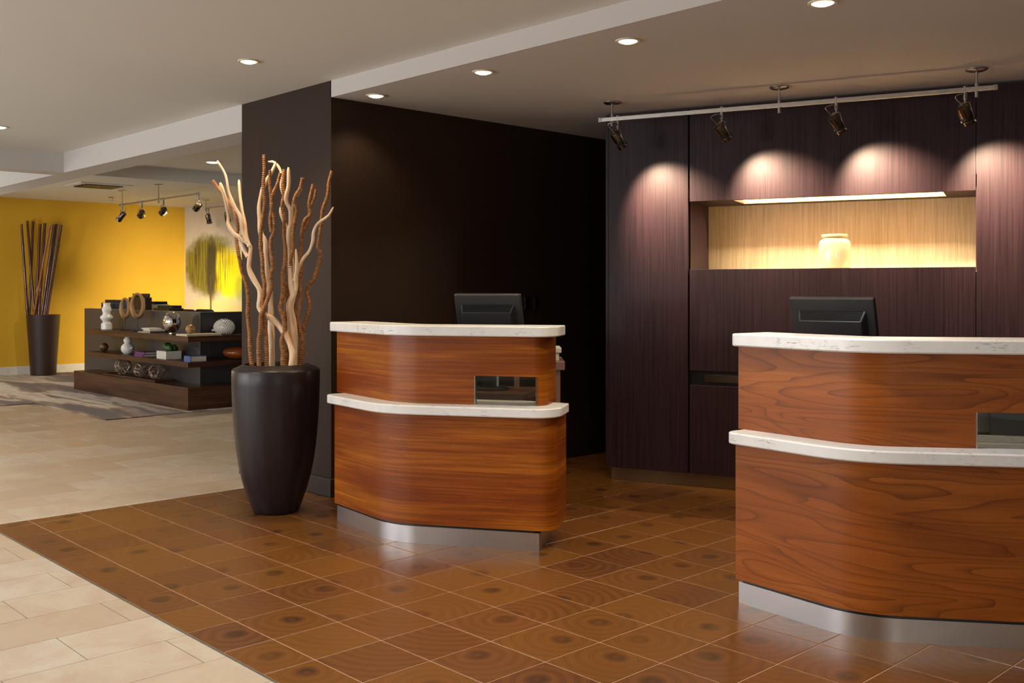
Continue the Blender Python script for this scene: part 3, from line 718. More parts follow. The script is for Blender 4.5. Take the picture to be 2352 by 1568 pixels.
for bx_, by_ in ((-0.6, -2.6), (-0.6, 0.6), (-0.9, 3.9), (1.2, -2.6)):       # unseen fill spots added to brighten the lobby floor
    l = bpy.data.lights.new('lobby_fill_spot', 'SPOT'); l.energy = 110; l.color = (1, 0.94, 0.86); l.spot_size = math.radians(130); l.spot_blend = 0.8; l.shadow_soft_size = 0.06
    o = bpy.data.objects.new('lobby_fill_spot', l); COL.objects.link(o); o.location = (bx_, by_, ZC - 0.03)
for lx_, ly_, le_ in ((-3.4, -0.8, 95), (-3.0, 2.6, 85), (-2.2, -6.6, 80), (0.9, 9.0, 85)):           # unseen omni fill added to lift the ceilings and far area
    l = bpy.data.lights.new('omni_fill', 'POINT'); l.energy = le_; l.color = (1, 0.93, 0.82); l.shadow_soft_size = 0.18
    o = bpy.data.objects.new('omni_fill', l); COL.objects.link(o); o.location = (lx_, ly_, 1.45)
def track(label, A, B, zc, zr, canopies, heads, spot_e, parentless=True, group='track lights', scale=1.0, col=(1, 0.86, 0.68)):
    """A,B: rail ends (xy); canopies: positions 0..1 along it; heads: (t, aim point)"""
    A, B = Vector(A), Vector(B); L = (B - A).length; root = thing('track_light', label, 'track light', (A.x, A.y, zr), math.atan2((B - A).y, (B - A).x), group)
    inv = (Matrix.Translation((A.x, A.y, zr)) @ Matrix.Rotation(math.atan2((B - A).y, (B - A).x), 4, 'Z')).inverted()
    boxo('rail', 0, L, -0.011, 0.011, -0.013, 0.013, M_railm, root, 0.002)
    for x in (0, L - 0.02): boxo('end_cap', x - 0.001, x + 0.021, -0.013, 0.013, -0.015, 0.015, M_nickel, root, 0.002)
    for t in canopies:
        x = t * L; hz = zc - zr
        bm = bmesh.new(); lathe(bm, [(0.055, hz), (0.055, hz - 0.008), (0.045, hz - 0.014), (0.008, hz - 0.018)], 28, x, 0); c = obj('canopy', bm, M_nickel, root, 40)
        bm = bmesh.new(); cyl(bm, (x, 0, hz - 0.016), (x, 0, 0.0), 0.006, None, 10); cyl(bm, (x, 0, 0.03), (x, 0, -0.045), 0.011, None, 14); obj('stem', bm, M_nickel, c, 40)
    for t, aim in heads:
        x = t * L; a = inv @ Vector(aim); s = scale
        piv = Vector((x, 0, -0.125 * s)); d = (a - piv).normalized()
        bm = bmesh.new(); cyl(bm, (x, 0, 0.02), (x, 0, -0.055 * s), 0.0115 * s, None, 14); cyl(bm, (x, 0, -0.055 * s), (x, 0, -0.07 * s), 0.006 * s, None, 10); hd = obj('spot_head', bm, M_nickel, root, 40)
        # barrel along d
        c0 = piv - d * 0.045 * s; c1 = piv + d * 0.055 * s
        rot = d.to_track_quat('Z', 'Y').to_matrix().to_4x4(); Tm = Matrix.Translation(c0) @ rot
        bm = bmesh.new(); lathe(bm, [(0.004, -0.012 * s), (0.012 * s, -0.012 * s), (0.014 * s, -0.004 * s), (0.028 * s, 0.0), (0.030 * s, 0.006 * s), (0.031 * s, 0.062 * s)], 24); bmesh.ops.transform(bm, matrix=Tm, verts=bm.verts); obj('barrel', bm, M_gunmetal, hd, 40)
        bm = bmesh.new(); lathe(bm, [(0.0285 * s, 0.060 * s), (0.029 * s, 0.092 * s), (0.024 * s, 0.092 * s), (0.022 * s, 0.07 * s)], 24); bmesh.ops.transform(bm, matrix=Tm, verts=bm.verts); obj('baffle', bm, M_blackmatte, hd, 40)
        bm = bmesh.new(); lathe(bm, [(0.031 * s, 0.088 * s), (0.033 * s, 0.090 * s), (0.033 * s, 0.112 * s), (0.030 * s, 0.114 * s), (0.026 * s, 0.092 * s)], 24, cap0=False, cap1=False); bmesh.ops.transform(bm, matrix=Tm, verts=bm.verts); obj('front_ring', bm, M_gunmetal, hd, 40)
        bm = bmesh.new(); lathe(bm, [(0.021 * s, 0.072 * s), (0.022 * s, 0.0725 * s)], 20); bmesh.ops.transform(bm, matrix=Tm, verts=bm.verts); obj('bulb', bm, M_bulb, hd, 40)
        # yoke : wire fork from the stem to both sides of the front ring
        side = d.cross(Vector((0, 0, 1))).normalized(); tip = c0 + d * 0.10 * s
        for sg in (-1, 1):
            P = [Vector((x, 0, -0.066 * s)), Vector((x, 0, -0.07 * s)) + side * sg * 0.022 * s, piv + side * sg * 0.037 * s + Vector((0, 0, 0.01 * s)), tip + side * sg * 0.036 * s]
            bm = bmesh.new(); tube(bm, catmull(P, 0.008), 0.0028 * s, 6); cyl(bm, tip + side * sg * 0.030 * s, tip + side * sg * 0.043 * s, 0.006 * s, None, 10); obj('yoke', bm, M_nickel, hd, 60)
        # cord
        P = [Vector((x, 0, -0.06 * s)), Vector((x, 0, -0.055 * s)) - d * 0.04 * s + side * 0.01, c0 - d * 0.05 * s + Vector((0, 0, 0.015 * s)) - side * 0.02 * s, c0 - d * 0.01 * s]
        bm = bmesh.new(); tube(bm, catmull(P, 0.008), 0.0032 * s, 6); obj('cord', bm, M_nickel, hd, 60)
        if spot_e:
            l = bpy.data.lights.new('spot_bulb', 'SPOT'); l.energy = spot_e; l.color = col; l.spot_size = math.radians(80); l.spot_blend = 1.0; l.shadow_soft_size = 0.02
            o = bpy.data.objects.new('spot_bulb', l); COL.objects.link(o); o.parent = root; o.location = c0 + d * 0.13 * s
            o.rotation_euler = d.to_track_quat('-Z', 'Y').to_euler()
    return root
M_railm = plain('brushed_rail_metal', (0.58, 0.57, 0.54, 1), 0.3, 1.0)
M_bulb = glow('warm_spot_bulb', (1.0, 0.84, 0.55, 1), 2.0)
def cabp(x, z, y=0.0): return MC @ Vector((x, y, z))
TA, TB = Vector((3.2043, -0.4092)), Vector((3.9575, -2.5747)); TL = (TB - TA).length
def tpos(px):
    r = (px - CX) / F; dx, dy = cY + r * sY, sY - r * cY; ux, uy = (TB - TA) / TL
    den = dx * uy - dy * ux; return (((TA.x - X0) * dy - (TA.y - Y0) * dx) / (-den)) * -1 / TL if False else ((X0 - TA.x) * dy - (Y0 - TA.y) * dx) / (ux * dy - uy * dx) / TL
def aim_face(px, py):
    # point of the cabinet face in the direction of that pixel
    r = (px - CX) / F; dx, dy, dz = cY + r * sY, sY - r * cY, -(py - HY) / F
    t = ((P1.x - X0) * nv.x + (P1.y - Y0) * nv.y) / (dx * nv.x + dy * nv.y); return (X0 + dx * t, Y0 + dy * t, H + dz * t)
track('brushed rail with four spotlights in front of the wenge storage wall', TA, TB, ZR, 2.362, [tpos(1406), tpos(1790), tpos(2243)],
      [(tpos(1419), aim_face(1540, 500)), (tpos(1658), aim_face(1785, 470)), (tpos(1921), aim_face(2035, 455)), (tpos(2217), aim_face(2312, 470))], 200, col=(1, 0.75, 0.50))
# far track lights
track('rail with four spotlights near the mustard wall', (4.13, 9.35), (4.16, 7.02), ZF if False else ZF, ZF - 0.20, [0.035, 0.52],
      [(0.03, (3.4, 10.6, 0.8)), (0.30, (4.9, 11.4, 1.1)), (0.58, (5.1, 11.4, 1.0)), (0.99, (4.9, 11.45, 0.9))], 0, scale=1.25)
track('short rail with two spotlights in front of the tree canvas', (5.66, 9.84), (5.72, 8.3), ZF, ZF - 0.13, [0.01],
      [(0.06, (6.1, 9.9, 1.0)), (0.42, (6.1, 9.5, 1.0))], 0, scale=1.25)
def wallspot(loc, aim, e, ang, col):
    l = bpy.data.lights.new('far_spot_bulb', 'SPOT'); l.energy = e; l.color = col; l.spot_size = math.radians(ang); l.spot_blend = 1.0; l.shadow_soft_size = 0.04
    o = bpy.data.objects.new('far_spot_bulb', l); COL.objects.link(o); o.location = loc; o.rotation_euler = (Vector(aim) - Vector(loc)).to_track_quat('-Z', 'Y').to_euler()
wallspot((4.17, 8.0, 2.30), byp(325, 725, YW), 2900, 66, (1, 0.86, 0.6))
wallspot((4.18, 7.05, 2.28), (6.1, 9.6, 1.2), 1000, 45, (1, 0.88, 0.6))
wallspot((4.15, 8.65, 2.30), (3.2, 9.5, 0.0), 120, 60, (0.92, 0.95, 1.0))

# ceiling vent and sprinkler far away
def vent():
    r = thing('ceiling_vent', 'dark square air vent in the far ceiling near the rail lights', 'vent', (3.62, 8.80, ZF))
    boxo('frame', -0.34, 0.34, -0.30, 0.30, -0.012, 0.0, M_ceil, r, 0.003)
    boxo('opening', -0.25, 0.25, -0.21, 0.21, -0.016, -0.0125, M_black, r)
    for k in range(5): boxo('louvre', -0.25, 0.25, -0.17 + k * 0.085, -0.15 + k * 0.085, -0.028, -0.0165, M_nickel, r)
vent()
def sprinkler():
    q = bz(256, 453, ZF); r = thing('sprinkler', 'small sprinkler head in the far ceiling left of the rail lights', 'sprinkler', (q.x, q.y, ZF))
    bm = bmesh.new(); lathe(bm, [(0.05, 0), (0.045, -0.008), (0.015, -0.012), (0.012, -0.04), (0.03, -0.043), (0.03, -0.047)], 20); obj('head', bm, M_nickel, r, 40)
sprinkler()

# wall outlets on the dark wall
for px, lab in ((1209, 'dark wall outlet just beside the left monitor'), (1231, 'dark wall outlet further right of the left monitor')):
    q = byp(px, 695, 0.60); r = thing('wall_outlet', lab, 'outlet', (q.x, 0.60, q.z))
    boxo('cover_plate', -0.024, 0.024, -0.007, 0.0, -0.055, 0.055, M_black, r, 0.002)
    for z in (-0.022, 0.022): boxo('socket', -0.013, 0.013, -0.0085, -0.007, z - 0.012, z + 0.012, M_gunmetal, r, 0.001)

# ================================================================== TALL PLANTER WITH BRANCHES
PC = bd(634, 1180, 5.86); PC.z = 0
def planter():
    r = thing('tall_planter', 'tall dark bronze floor vase in front of the pier', 'vase', PC)
    bm = bmesh.new()
    prof = [(0.118, 0), (0.130, 0.004), (0.137, 0.02), (0.152, 0.06), (0.176, 0.13), (0.196, 0.20), (0.213, 0.28), (0.228, 0.38), (0.239, 0.50), (0.246, 0.62), (0.250, 0.74), (0.2505, 0.815), (0.247, 0.823), (0.240, 0.828), (0.190, 0.850), (0.183, 0.853), (0.178, 0.850), (0.176, 0.80)]
    lathe(bm, prof, 64, cap1=False); obj('body', bm, M_planter, r, 50)
    bm = bmesh.new(); lathe(bm, [(0.176, 0.80), (0.1765, 0.803), (0.10, 0.808), (0.01, 0.81)], 40); obj('filler', bm, M_fill, r, 60)
planter()
def cpx(x, y): return 460 + x * 0.338, 330 + y * 0.338
def zig(pts, d0, d1, base_d=None):
    out = []
    n = len(pts); ytop = pts[0][1]; ybot = pts[-1][1]
    for (x, y) in pts:
        t = (y - ytop) / max(1, (ybot - ytop)); px, py = cpx(x, y); out.append(bd(px, py, d0 * (1 - t) + d1 * t))
    return out
def vine(label, pts, d0, d1, r=0.0135, extra=()):
    def one(P, bm, r0, r1):
        c = catmull(P, 0.004); n = len(c); rad = []
        for i in range(n):
            t = i / n; rad.append((r0 * (1 - t) + r1 * t) * (1 + 0.16 * math.sin(i * 0.004 / 0.0125 * 2 * PI) + 0.05 * math.sin(i * 0.05)))
        tube(bm, c, rad, 8)
    P = zig(pts, d0, d1); b = P[-1].copy(); P.append(Vector((b.x, b.y, 0.809)))
    root = thing('vine_stick', label, 'branch', (b.x, b.y, 0.809), 0, 'ribbed brown vine sticks in the tall vase')
    bm = bmesh.new(); one(P, bm, r * 0.72, r); m = obj('stem', bm, M_rope, None, 60); m.parent = root; m.matrix_parent_inverse = Matrix.Translation(root.location).inverted()
    for e in extra:
        bm = bmesh.new(); one(zig(e, d0, d0 * 0.6 + d1 * 0.4), bm, r * 0.6, r * 0.8); m = obj('twig', bm, M_rope, None, 60); m.parent = root; m.matrix_parent_inverse = Matrix.Translation(root.location).inverted()
def drift(label, pts, d0, d1, r0, r1, extra=()):
    def one(P, bm, a, b):
        c = catmull(P, 0.015); n = len(c); ph = random.random() * 6
        rad = [(a * (1 - i / n) + b * i / n) * (1 + 0.10 * math.sin(i * 0.35 + ph) + 0.07 * math.sin(i * 0.83 + ph)) for i in range(n)]; rad[0] *= 0.6
        tube(bm, c, rad, 10)
    P = zig(pts, d0, d1); b = P[-1].copy(); P.append(Vector((b.x, b.y, 0.809)))
    root = thing('driftwood_branch', label, 'branch', (b.x, b.y, 0.809), 0, 'pale driftwood branches in the tall vase')
    bm = bmesh.new(); one(P, bm, r0, r1); m = obj('stem', bm, M_drift, None, 50); m.parent = root; m.matrix_parent_inverse = Matrix.Translation(root.location).inverted()
    for e, a, bb, dd0, dd1 in extra:
        bm = bmesh.new(); one(zig(e, dd0, dd1), bm, a, bb); m = obj('twig', bm, M_drift, None, 50); m.parent = root; m.matrix_parent_inverse = Matrix.Translation(root.location).inverted()
vine('ribbed brown vine stick leaning furthest left, crossing the tree canvas', [(85,250),(110,285),(160,350),(215,430),(240,500),(255,575),(245,640),(255,720),(270,800),(285,870),(315,960),(325,1060),(322,1160),(335,1290),(338,1390),(350,1500)], 5.98, 5.86)
vine('ribbed brown vine stick with the highest tip', [(432,75),(435,180),(428,290),(437,400),(425,500),(412,600),(410,700),(422,790),(425,880),(437,960),(428,1060),(430,1160),(445,1290),(450,1400),(450,1505)], 5.84, 5.80)
vine('ribbed brown vine stick that forks just below its tip, left of centre', [(545,200),(522,280),(490,350),(483,430),(500,510),(500,590),(478,660),(482,750),(492,835),(478,900),(482,970),(462,1040),(440,1100),(412,1170),(408,1260),(397,1350),(400,1500)], 5.80, 5.78,
     extra=[[(475,180),(470,250),(478,340),(487,420),(474,510),(482,600)]])
vine('ribbed brown vine stick rising through the middle of the bunch', [(570,175),(560,280),(568,350),(556,420),(572,500),(568,600),(577,700),(575,800),(560,900),(562,980),(550,1070),(542,1120),(562,1180),(572,1260),(553,1340),(562,1420),(560,1500)], 5.86, 5.80)
vine('ribbed brown vine stick with a thick curved tip right of centre', [(695,232),(680,300),(650,350),(638,400),(655,450),(640,540),(630,620),(630,700),(612,800),(602,900),(588,960),(585,1060),(580,1150),(570,1250),(592,1340),(583,1450),(585,1490)], 5.78, 5.92)
vine('ribbed brown vine stick with a small forked tip', [(768,275),(748,360),(740,420),(748,480),(710,520),(690,600),(686,680),(680,760),(687,850),(675,940),(680,1050),(668,1150),(665,1200),(680,1280),(692,1360),(685,1430),(675,1490)], 5.86, 5.90,
     extra=[[(785,310),(775,370),(747,430),(737,520),(702,590)]])
vine('ribbed brown vine stick leaning furthest right, before the dark wall', [(895,185),(875,260),(865,350),(832,450),(822,540),(810,620),(800,700),(817,750),(800,830),(770,920),(735,960),(725,1020),(742,1080),(735,1150),(710,1220),(695,1290),(697,1380),(690,1480)], 5.92, 5.94)
vine('short ribbed brown vine stick hidden low behind the pale trunk', [(655,1010),(645,1080),(635,1160),(640,1230),(610,1330),(590,1400),(590,1470)], 5.95, 5.93, r=0.011)
drift('pale driftwood branch sweeping left with several bare prongs', [(135,265),(165,360),(190,480),(192,550),(230,610),(290,650),(340,700),(335,780),(332,850),(362,920),(402,990),(405,1060),(398,1110),(430,1155),(490,1190),(540,1240),(580,1300),(608,1360),(628,1430),(622,1500)], 5.90, 5.80, 0.0095, 0.019,
      [([(115,115),(170,210),(195,330),(240,440),(275,500),(290,600),(318,670)], 0.006, 0.012, 5.86, 5.86), ([(262,245),(270,350),(285,450),(300,520),(315,640),(335,700)], 0.007, 0.012, 5.92, 5.86), ([(265,650),(298,720),(325,770)], 0.012, 0.014, 5.90, 5.86)])
drift('pale driftwood branch with a hooked top left of centre', [(462,122),(510,130),(482,200),(450,250),(420,320),(400,420),(403,520),(412,610),(440,660),(445,760),(452,850),(460,950),(475,1030),(480,1120),(480,1210),(485,1350),(485,1500)], 5.90, 5.86, 0.009, 0.021)
drift('pale driftwood branch with a straight tip in the centre', [(600,160),(600,280),(582,380),(610,450),(615,540),(600,600),(600,700),(605,800),(612,900),(622,980),(630,1030),(605,1090),(608,1180),(622,1280),(632,1380),(632,1500)], 5.84, 5.86, 0.010, 0.022,
      [([(520,135),(550,200),(550,300),(570,380),(547,460),(580,560),(600,620)], 0.007, 0.011, 5.90, 5.85)])
drift('pale driftwood branch bending out to the right', [(905,430),(870,490),(800,540),(770,600),(765,660),(740,730),(700,780),(670,840),(652,900),(650,980),(632,1050),(622,1120),(640,1230),(645,1340),(648,1490)], 5.80, 5.90, 0.007, 0.017,
      [([(650,715),(655,780),(655,850),(648,930)], 0.007, 0.015, 5.80, 5.84)])
drift('pale slim driftwood branch beside the thick curved vine tip', [(690,300),(660,350),(630,400),(625,500),(620,560),(628,700),(640,860),(625,1000),(610,1200),(606,1350),(604,1495)], 5.88, 5.95, 0.006, 0.012)

# ================================================================== FAR POT WITH BAMBOO
BP = bd(80, 862, 15.45); BP.z = 0; BP.y = 11.16
def pot():
    r = thing('tapered_pot', 'tapered brown floor pot against the mustard wall', 'pot', (BP.x, BP.y, 0.006))
    bm = bmesh.new(); lathe(bm, [(0.170, 0), (0.178, 0.005), (0.235, 0.90), (0.236, 0.905), (0.222, 0.905), (0.218, 0.86), (0.02, 0.855)], 48); obj('body', bm, M_pot, r, 45)
M_pot = plain('brown_satin_pot', (0.028, 0.014, 0.013, 1), 0.38)
pot()
def stick(label, tx, ty, bxx, d_off, r, mat=None):
    # crop coordinates of the far-left enlargement: 0.2551 px per unit
    c = lambda x, y: (x * 0.2551, 480 + y * 0.2551)
    D = pj((BP.x, BP.y, 0))[2]
    p1 = bd(*c(tx, ty), D + d_off); p0 = bd(*c(bxx, 950), D + d_off * 0.25)
    p0b = p0 + (p0 - p1).normalized() * 0.06
    vec = p1 - p0b; root = thing('bamboo_pole', label, 'bamboo', p0b, 0, 'bamboo poles in the far pot')
    bm = bmesh.new(); n = 40; pts = [p0b + vec * (i / n) - Vector(p0b) for i in range(n + 1)]
    rad = [r * (1.0 - 0.12 * i / n) * (1.12 if i % 9 == 4 else 1.0) for i in range(n + 1)]; tube(bm, pts, rad, 10)
    o = obj('pole', bm, mat or M_bamboo, root, 50)
stick('bamboo pole at the far left of the pot', 192, 135, 248, -0.05, 0.020)
stick('bamboo pole with the highest top, second from left', 245, 106, 310, 0.05, 0.019)
stick('bamboo pole crossing behind the second one from left', 298, 110, 265, 0.10, 0.020)
stick('dark bamboo pole left of the pale one', 362, 135, 325, 0.08, 0.022)
stick('dark thick bamboo pole behind the pale one', 405, 127, 350, 0.12, 0.024)
stick('pale orange bamboo pole leaning across the bunch', 450, 147, 305, -0.10, 0.017, M_bamboo_l)
stick('bamboo pole just right of the pale one', 490, 133, 378, 0.0, 0.024)
stick('bamboo pole in the right group, thickest', 508, 135, 400, 0.06, 0.024)
stick('bamboo pole in the right group, second from right', 537, 140, 412, -0.04, 0.015)
stick('slender bamboo pole furthest right in the pot', 558, 143, 428, 0.02, 0.012)

# ================================================================== LOW SHELF UNIT
XS, YS = 3.235, 5.40; XK, YK = 3.53, 5.72
def shelf():
    r = thing('shelf_unit', 'low L-shaped wooden display shelf in front of the mustard wall', 'shelf', (XS, YS, 0.006))
    def L(name, xi, yi, xo, ye, xe, z0, z1, mat, bev=0.003):
        """L-shaped slab wrapping the core; two runs"""
        for (a, b, c, d) in (((xo, XK, yi, ye)), ((XK, xe, yi, YK))):
            o = boxo(name, a - XS, b - XS, c - YS, d - YS, z0, z1, mat, r, bev)
    boxo('core_panel', XK - XS, XK + 0.10 - XS, YK - YS, 9.05 - YS, 0.0, 1.03, M_core, r, 0.003)
    boxo('core_panel', XK + 0.10 - XS, 5.2 - XS, YK - YS, YK + 0.10 - YS, 0.0, 1.03, M_core, r, 0.003)
    L('base', XS, YS, XS, 8.62, 5.0, 0.0, 0.238, M_walnut)
    L('shelf_board', XS, YS, XS, 8.18, 5.0, 0.452, 0.508, M_walnut)
    L('shelf_board', XS, YS, XS, 8.18, 5.0, 0.724, 0.784, M_walnut)
M_core = plain('charcoal_laminate_panel', (0.042, 0.040, 0.045, 1), 0.32)
shelf()
ZT1, ZT2, ZT3 = 0.79, 0.514, 0.244
def onshelf(px, X, z):
    q = bxp(px, 700, X); return (q.x, q.y, z)
def onside(px, Y, z):
    q = byp(px, 700, Y); return (q.x, q.y, z)
# -- top shelf
def lathe_thing(name, label, cat, loc, prof, mat, seg=36, part='body', smooth=50):
    r = thing(name, label, cat, loc); bm = bmesh.new(); lathe(bm, prof, seg); obj(part, bm, mat, r, smooth); return r
r = lathe_thing('wavy_vase', 'white turned vase with wavy profile on the top shelf', 'vase', onshelf(245, 3.36, ZT1),
    [(0.060, 0), (0.066, 0.004), (0.066, 0.075), (0.050, 0.085), (0.045, 0.10), (0.060, 0.12), (0.078, 0.145), (0.076, 0.160), (0.052, 0.185), (0.044, 0.20), (0.052, 0.225), (0.058, 0.25), (0.048, 0.28), (0.040, 0.30), (0.046, 0.33), (0.038, 0.332), (0.034, 0.31)], M_whitecer)
M_ringwood = mk_wood('pale_carved_wood', (0.22, 0.11, 0.04, 1), (0.38, 0.21, 0.08, 1), (0.52, 0.33, 0.15, 1), rough=0.5, coat=0)
def woodring(label, px, rw, rh, th, post, X):
    loc = onshelf(px, X, ZT1); r = thing('ring_sculpture', label, 'sculpture', loc, YAW - PI / 2 + 0.35, 'wooden ring sculptures')
    boxo('base_plate', -0.05, 0.05, -0.035, 0.035, 0, 0.010, M_black, r, 0.002)
    bm = bmesh.new(); cyl(bm, (0, 0, 0.01), (0, 0, post + 0.01), 0.006, None, 8); obj('post', bm, M_black, r, 40)
    bm = bmesh.new(); n = 40; pts = [Vector((rw * math.cos(2 * PI * i / n), 0, post + rh + rh * math.sin(2 * PI * i / n))) for i in range(n)]
    rad = [th * (1.25 - 0.35 * math.sin(2 * PI * i / n)) for i in range(n)]
    tube(bm, pts, rad, 12, True); bmesh.ops.scale(bm, vec=(1, 1.5, 1), verts=bm.verts)
    obj('ring', bm, plain('pale_carved_ring', (0.36, 0.20, 0.075, 1), 0.5, var=0.3, nscale=8), r, 60)
woodring('smaller oval wooden ring on a black stand', 287, 0.043, 0.11, 0.017, 0.165, 3.42)
woodring('larger oval wooden ring on a black stand', 316, 0.062, 0.135, 0.019, 0.175, 3.40)
M_paper = plain('cream_book_pages', (0.60, 0.54, 0.42, 1), 0.8)
def book(label, loc, rz, w_, d_, t_, cover, group='books on the display shelf'):
    r = thing('book', label, 'book', loc, rz, group)
    boxo('cover', -w_ / 2, w_ / 2, -d_ / 2, d_ / 2, 0, 0.004, cover, r); boxo('cover', -w_ / 2, w_ / 2, -d_ / 2, d_ / 2, t_ - 0.004, t_, cover, r)
    boxo('spine', -w_ / 2, -w_ / 2 + 0.005, -d_ / 2, d_ / 2, 0.004, t_ - 0.004, cover, r); boxo('pages', -w_ / 2 + 0.005, w_ / 2 - 0.006, -d_ / 2 + 0.006, d_ / 2 - 0.006, 0.004, t_ - 0.004, M_paper, r)
M_bk_green = plain('dark_green_cover', (0.06, 0.085, 0.07, 1), 0.5); M_bk_white = plain('white_cover', (0.68, 0.66, 0.60, 1), 0.4)
M_bk_purple = plain('purple_cover', (0.12, 0.022, 0.16, 1), 0.4); M_bk_blue = plain('blue_cover', (0.05, 0.13, 0.36, 1), 0.4); M_bk_cream = plain('cream_cover', (0.66, 0.56, 0.36, 1), 0.5)
q = onshelf(349, 3.385, ZT1)
book('dark green book at the bottom of the top shelf stack', (q[0], q[1], ZT1), PI / 2 + 0.15, 0.26, 0.21, 0.018, M_bk_green)
book('white book on the dark green one on the top shelf', (q[0] + 0.01, q[1] - 0.03, ZT1 + 0.018), PI / 2 - 0.05, 0.22, 0.18, 0.022, M_bk_white)
book('thin white book topmost of the top shelf stack', (q[0], q[1] + 0.02, ZT1 + 0.040), PI / 2 + 0.1, 0.18, 0.15, 0.014, M_bk_white)
M_chrome = plain('polished_chrome', (0.75, 0.74, 0.72, 1), 0.04, 1.0)
lathe_thing('chrome_egg', 'polished chrome egg sculpture on the top shelf', 'sculpture', onshelf(395, 3.335, ZT1),
    [(0.032, 0), (0.034, 0.004), (0.030, 0.020), (0.045, 0.030), (0.075, 0.06), (0.093, 0.10), (0.098, 0.135), (0.092, 0.18), (0.075, 0.215), (0.048, 0.243), (0.020, 0.255), (0.003, 0.257)], M_chrome, 40)
q = (3.43, 5.54); book('large pale book lying flat on the shelf corner', (q[0], q[1], ZT1), 0.0, 0.40, 0.26, 0.020, M_bk_cream)
def ball(name, label, loc, rr, mat, cat='ball'):
    r = thing(name, label, cat, loc); bm = bmesh.new(); sphere(bm, rr, (0, 0, rr), 24, 16); obj('body', bm, mat, r, 60); return r
def mk_swirl():
    n = NT('swirled_amber_stone'); f = n.noise(n.coords('Object', (1, 1, 2.5)), 14, 3, 0.5, 2.0)
    n.set(col=n.ramp(f, [(0.35, (0.28, 0.10, 0.03, 1)), (0.5, (0.62, 0.40, 0.18, 1)), (0.65, (0.20, 0.05, 0.03, 1))]), rough=0.25); return n.m
ball('marbled_ball', 'small marbled amber ball on the pale book', onside(437, 5.60, ZT1 + 0.020), 0.050, mk_swirl())
def durian():
    loc = onside(515, 5.55, ZT1); r = thing('spiky_ornament', 'white spiky fruit ornament on the top shelf', 'ornament', loc, YAW - PI / 2)
    bm = bmesh.new(); sphere(bm, 0.082, (0, 0, 0.082), 24, 16, (1.28, 1.0, 1.0)); bmesh.ops.transform(bm, matrix=Matrix.Identity(4), verts=bm.verts); obj('body', bm, M_whitecer, r, 60)
    bm = bmesh.new(); n = 260
    for i in range(n):
        ph = math.acos(1 - 2 * (i + 0.5) / n); th = PI * (1 + 5 ** 0.5) * i; d = Vector((math.cos(th) * math.sin(ph), math.sin(th) * math.sin(ph), math.cos(ph)))
        b = Vector((d.x * 0.102, d.y * 0.080, d.z * 0.080 + 0.082)); cyl(bm, b, b + d * 0.018, 0.0075, 0.001, 5)
    o = obj('spikes', bm, M_whitecer, r, 20); o['kind'] = 'stuff'
    bm = bmesh.new(); cyl(bm, (-0.095, 0, 0.055), (-0.135, -0.01, 0.045), 0.009, 0.012, 8); obj('stalk', bm, M_whitecer, r, 40)
durian()
# -- middle shelf
def mk_bronzeball():
    n = NT('mottled_bronze_ball'); f = n.noise(n.coords('Object'), 30, 3); n.set(col=n.ramp(f, [(0.4, (0.03, 0.018, 0.01, 1)), (0.6, (0.20, 0.11, 0.045, 1))]), rough=0.35, metal=0.3); return n.m
ball('bronze_ball', 'small mottled brown ball at the left of the middle shelf', onshelf(239, 3.37, ZT2), 0.054, mk_bronzeball())
def gourd():
    r = lathe_thing('gourd_vase', 'white double gourd vase on the middle shelf', 'vase', onshelf(293, 3.36, ZT2),
        [(0.035, 0), (0.045, 0.004), (0.070, 0.035), (0.077, 0.065), (0.070, 0.100), (0.045, 0.125), (0.034, 0.132), (0.045, 0.150), (0.047, 0.172), (0.036, 0.192), (0.028, 0.198), (0.036, 0.215), (0.028, 0.214), (0.022, 0.198)], M_whitecer, part='body')
    bm = bmesh.new(); P = [Vector((0.0, -0.070, 0.07)), Vector((0.012, -0.10, 0.075)), Vector((0.02, -0.082, 0.09))]; tube(bm, catmull(P, 0.006), 0.006, 8); obj('spout', bm, M_whitecer, r, 50)
gourd()
q = onshelf(337, 3.36, ZT2)
book('purple book under the other purple book on the middle shelf', (q[0], q[1], ZT2), 0.0, 0.20, 0.24, 0.026, M_bk_purple)
book('purple book lying on top of another on the middle shelf', (q[0], q[1] - 0.01, ZT2 + 0.026), 0.06, 0.18, 0.23, 0.028, M_bk_purple)
def succ():
    loc = onshelf(388, 3.37, ZT2); r = thing('succulent_planter', 'white rectangular dish with green succulents on the middle shelf', 'planter', loc)
    for a in ((-0.09, 0.09, -0.12, -0.112), (-0.09, 0.09, 0.112, 0.12), (-0.09, -0.082, -0.112, 0.112), (0.082, 0.09, -0.112, 0.112)): boxo('dish_wall', a[0], a[1], a[2], a[3], 0, 0.088, M_bk_white, r, 0.001)
    boxo('soil', -0.082, 0.082, -0.112, 0.112, 0, 0.082, M_core, r)
    rnd = random.Random(3)
    for i in range(16):
        x, y = rnd.uniform(-0.065, 0.065), rnd.uniform(-0.095, 0.095); bm = bmesh.new(); rr = rnd.uniform(0.022, 0.034); sphere(bm, rr, (x, y, 0.100 + rnd.uniform(0, 0.045)), 12, 8, (1, 1, 1.2))
        obj('succulent', bm, M_green, r, 60)
M_green = plain('dark_green_succulent', (0.030, 0.085, 0.016, 1), 0.5, var=0.4, nscale=30)
succ()
q = onshelf(440, 3.34, ZT2)
def boxbook():
    book('thick blue and cream book standing out at the shelf corner', (3.375, 5.515, ZT2), 0.0, 0.19, 0.15, 0.062, M_bk_blue)
boxbook()
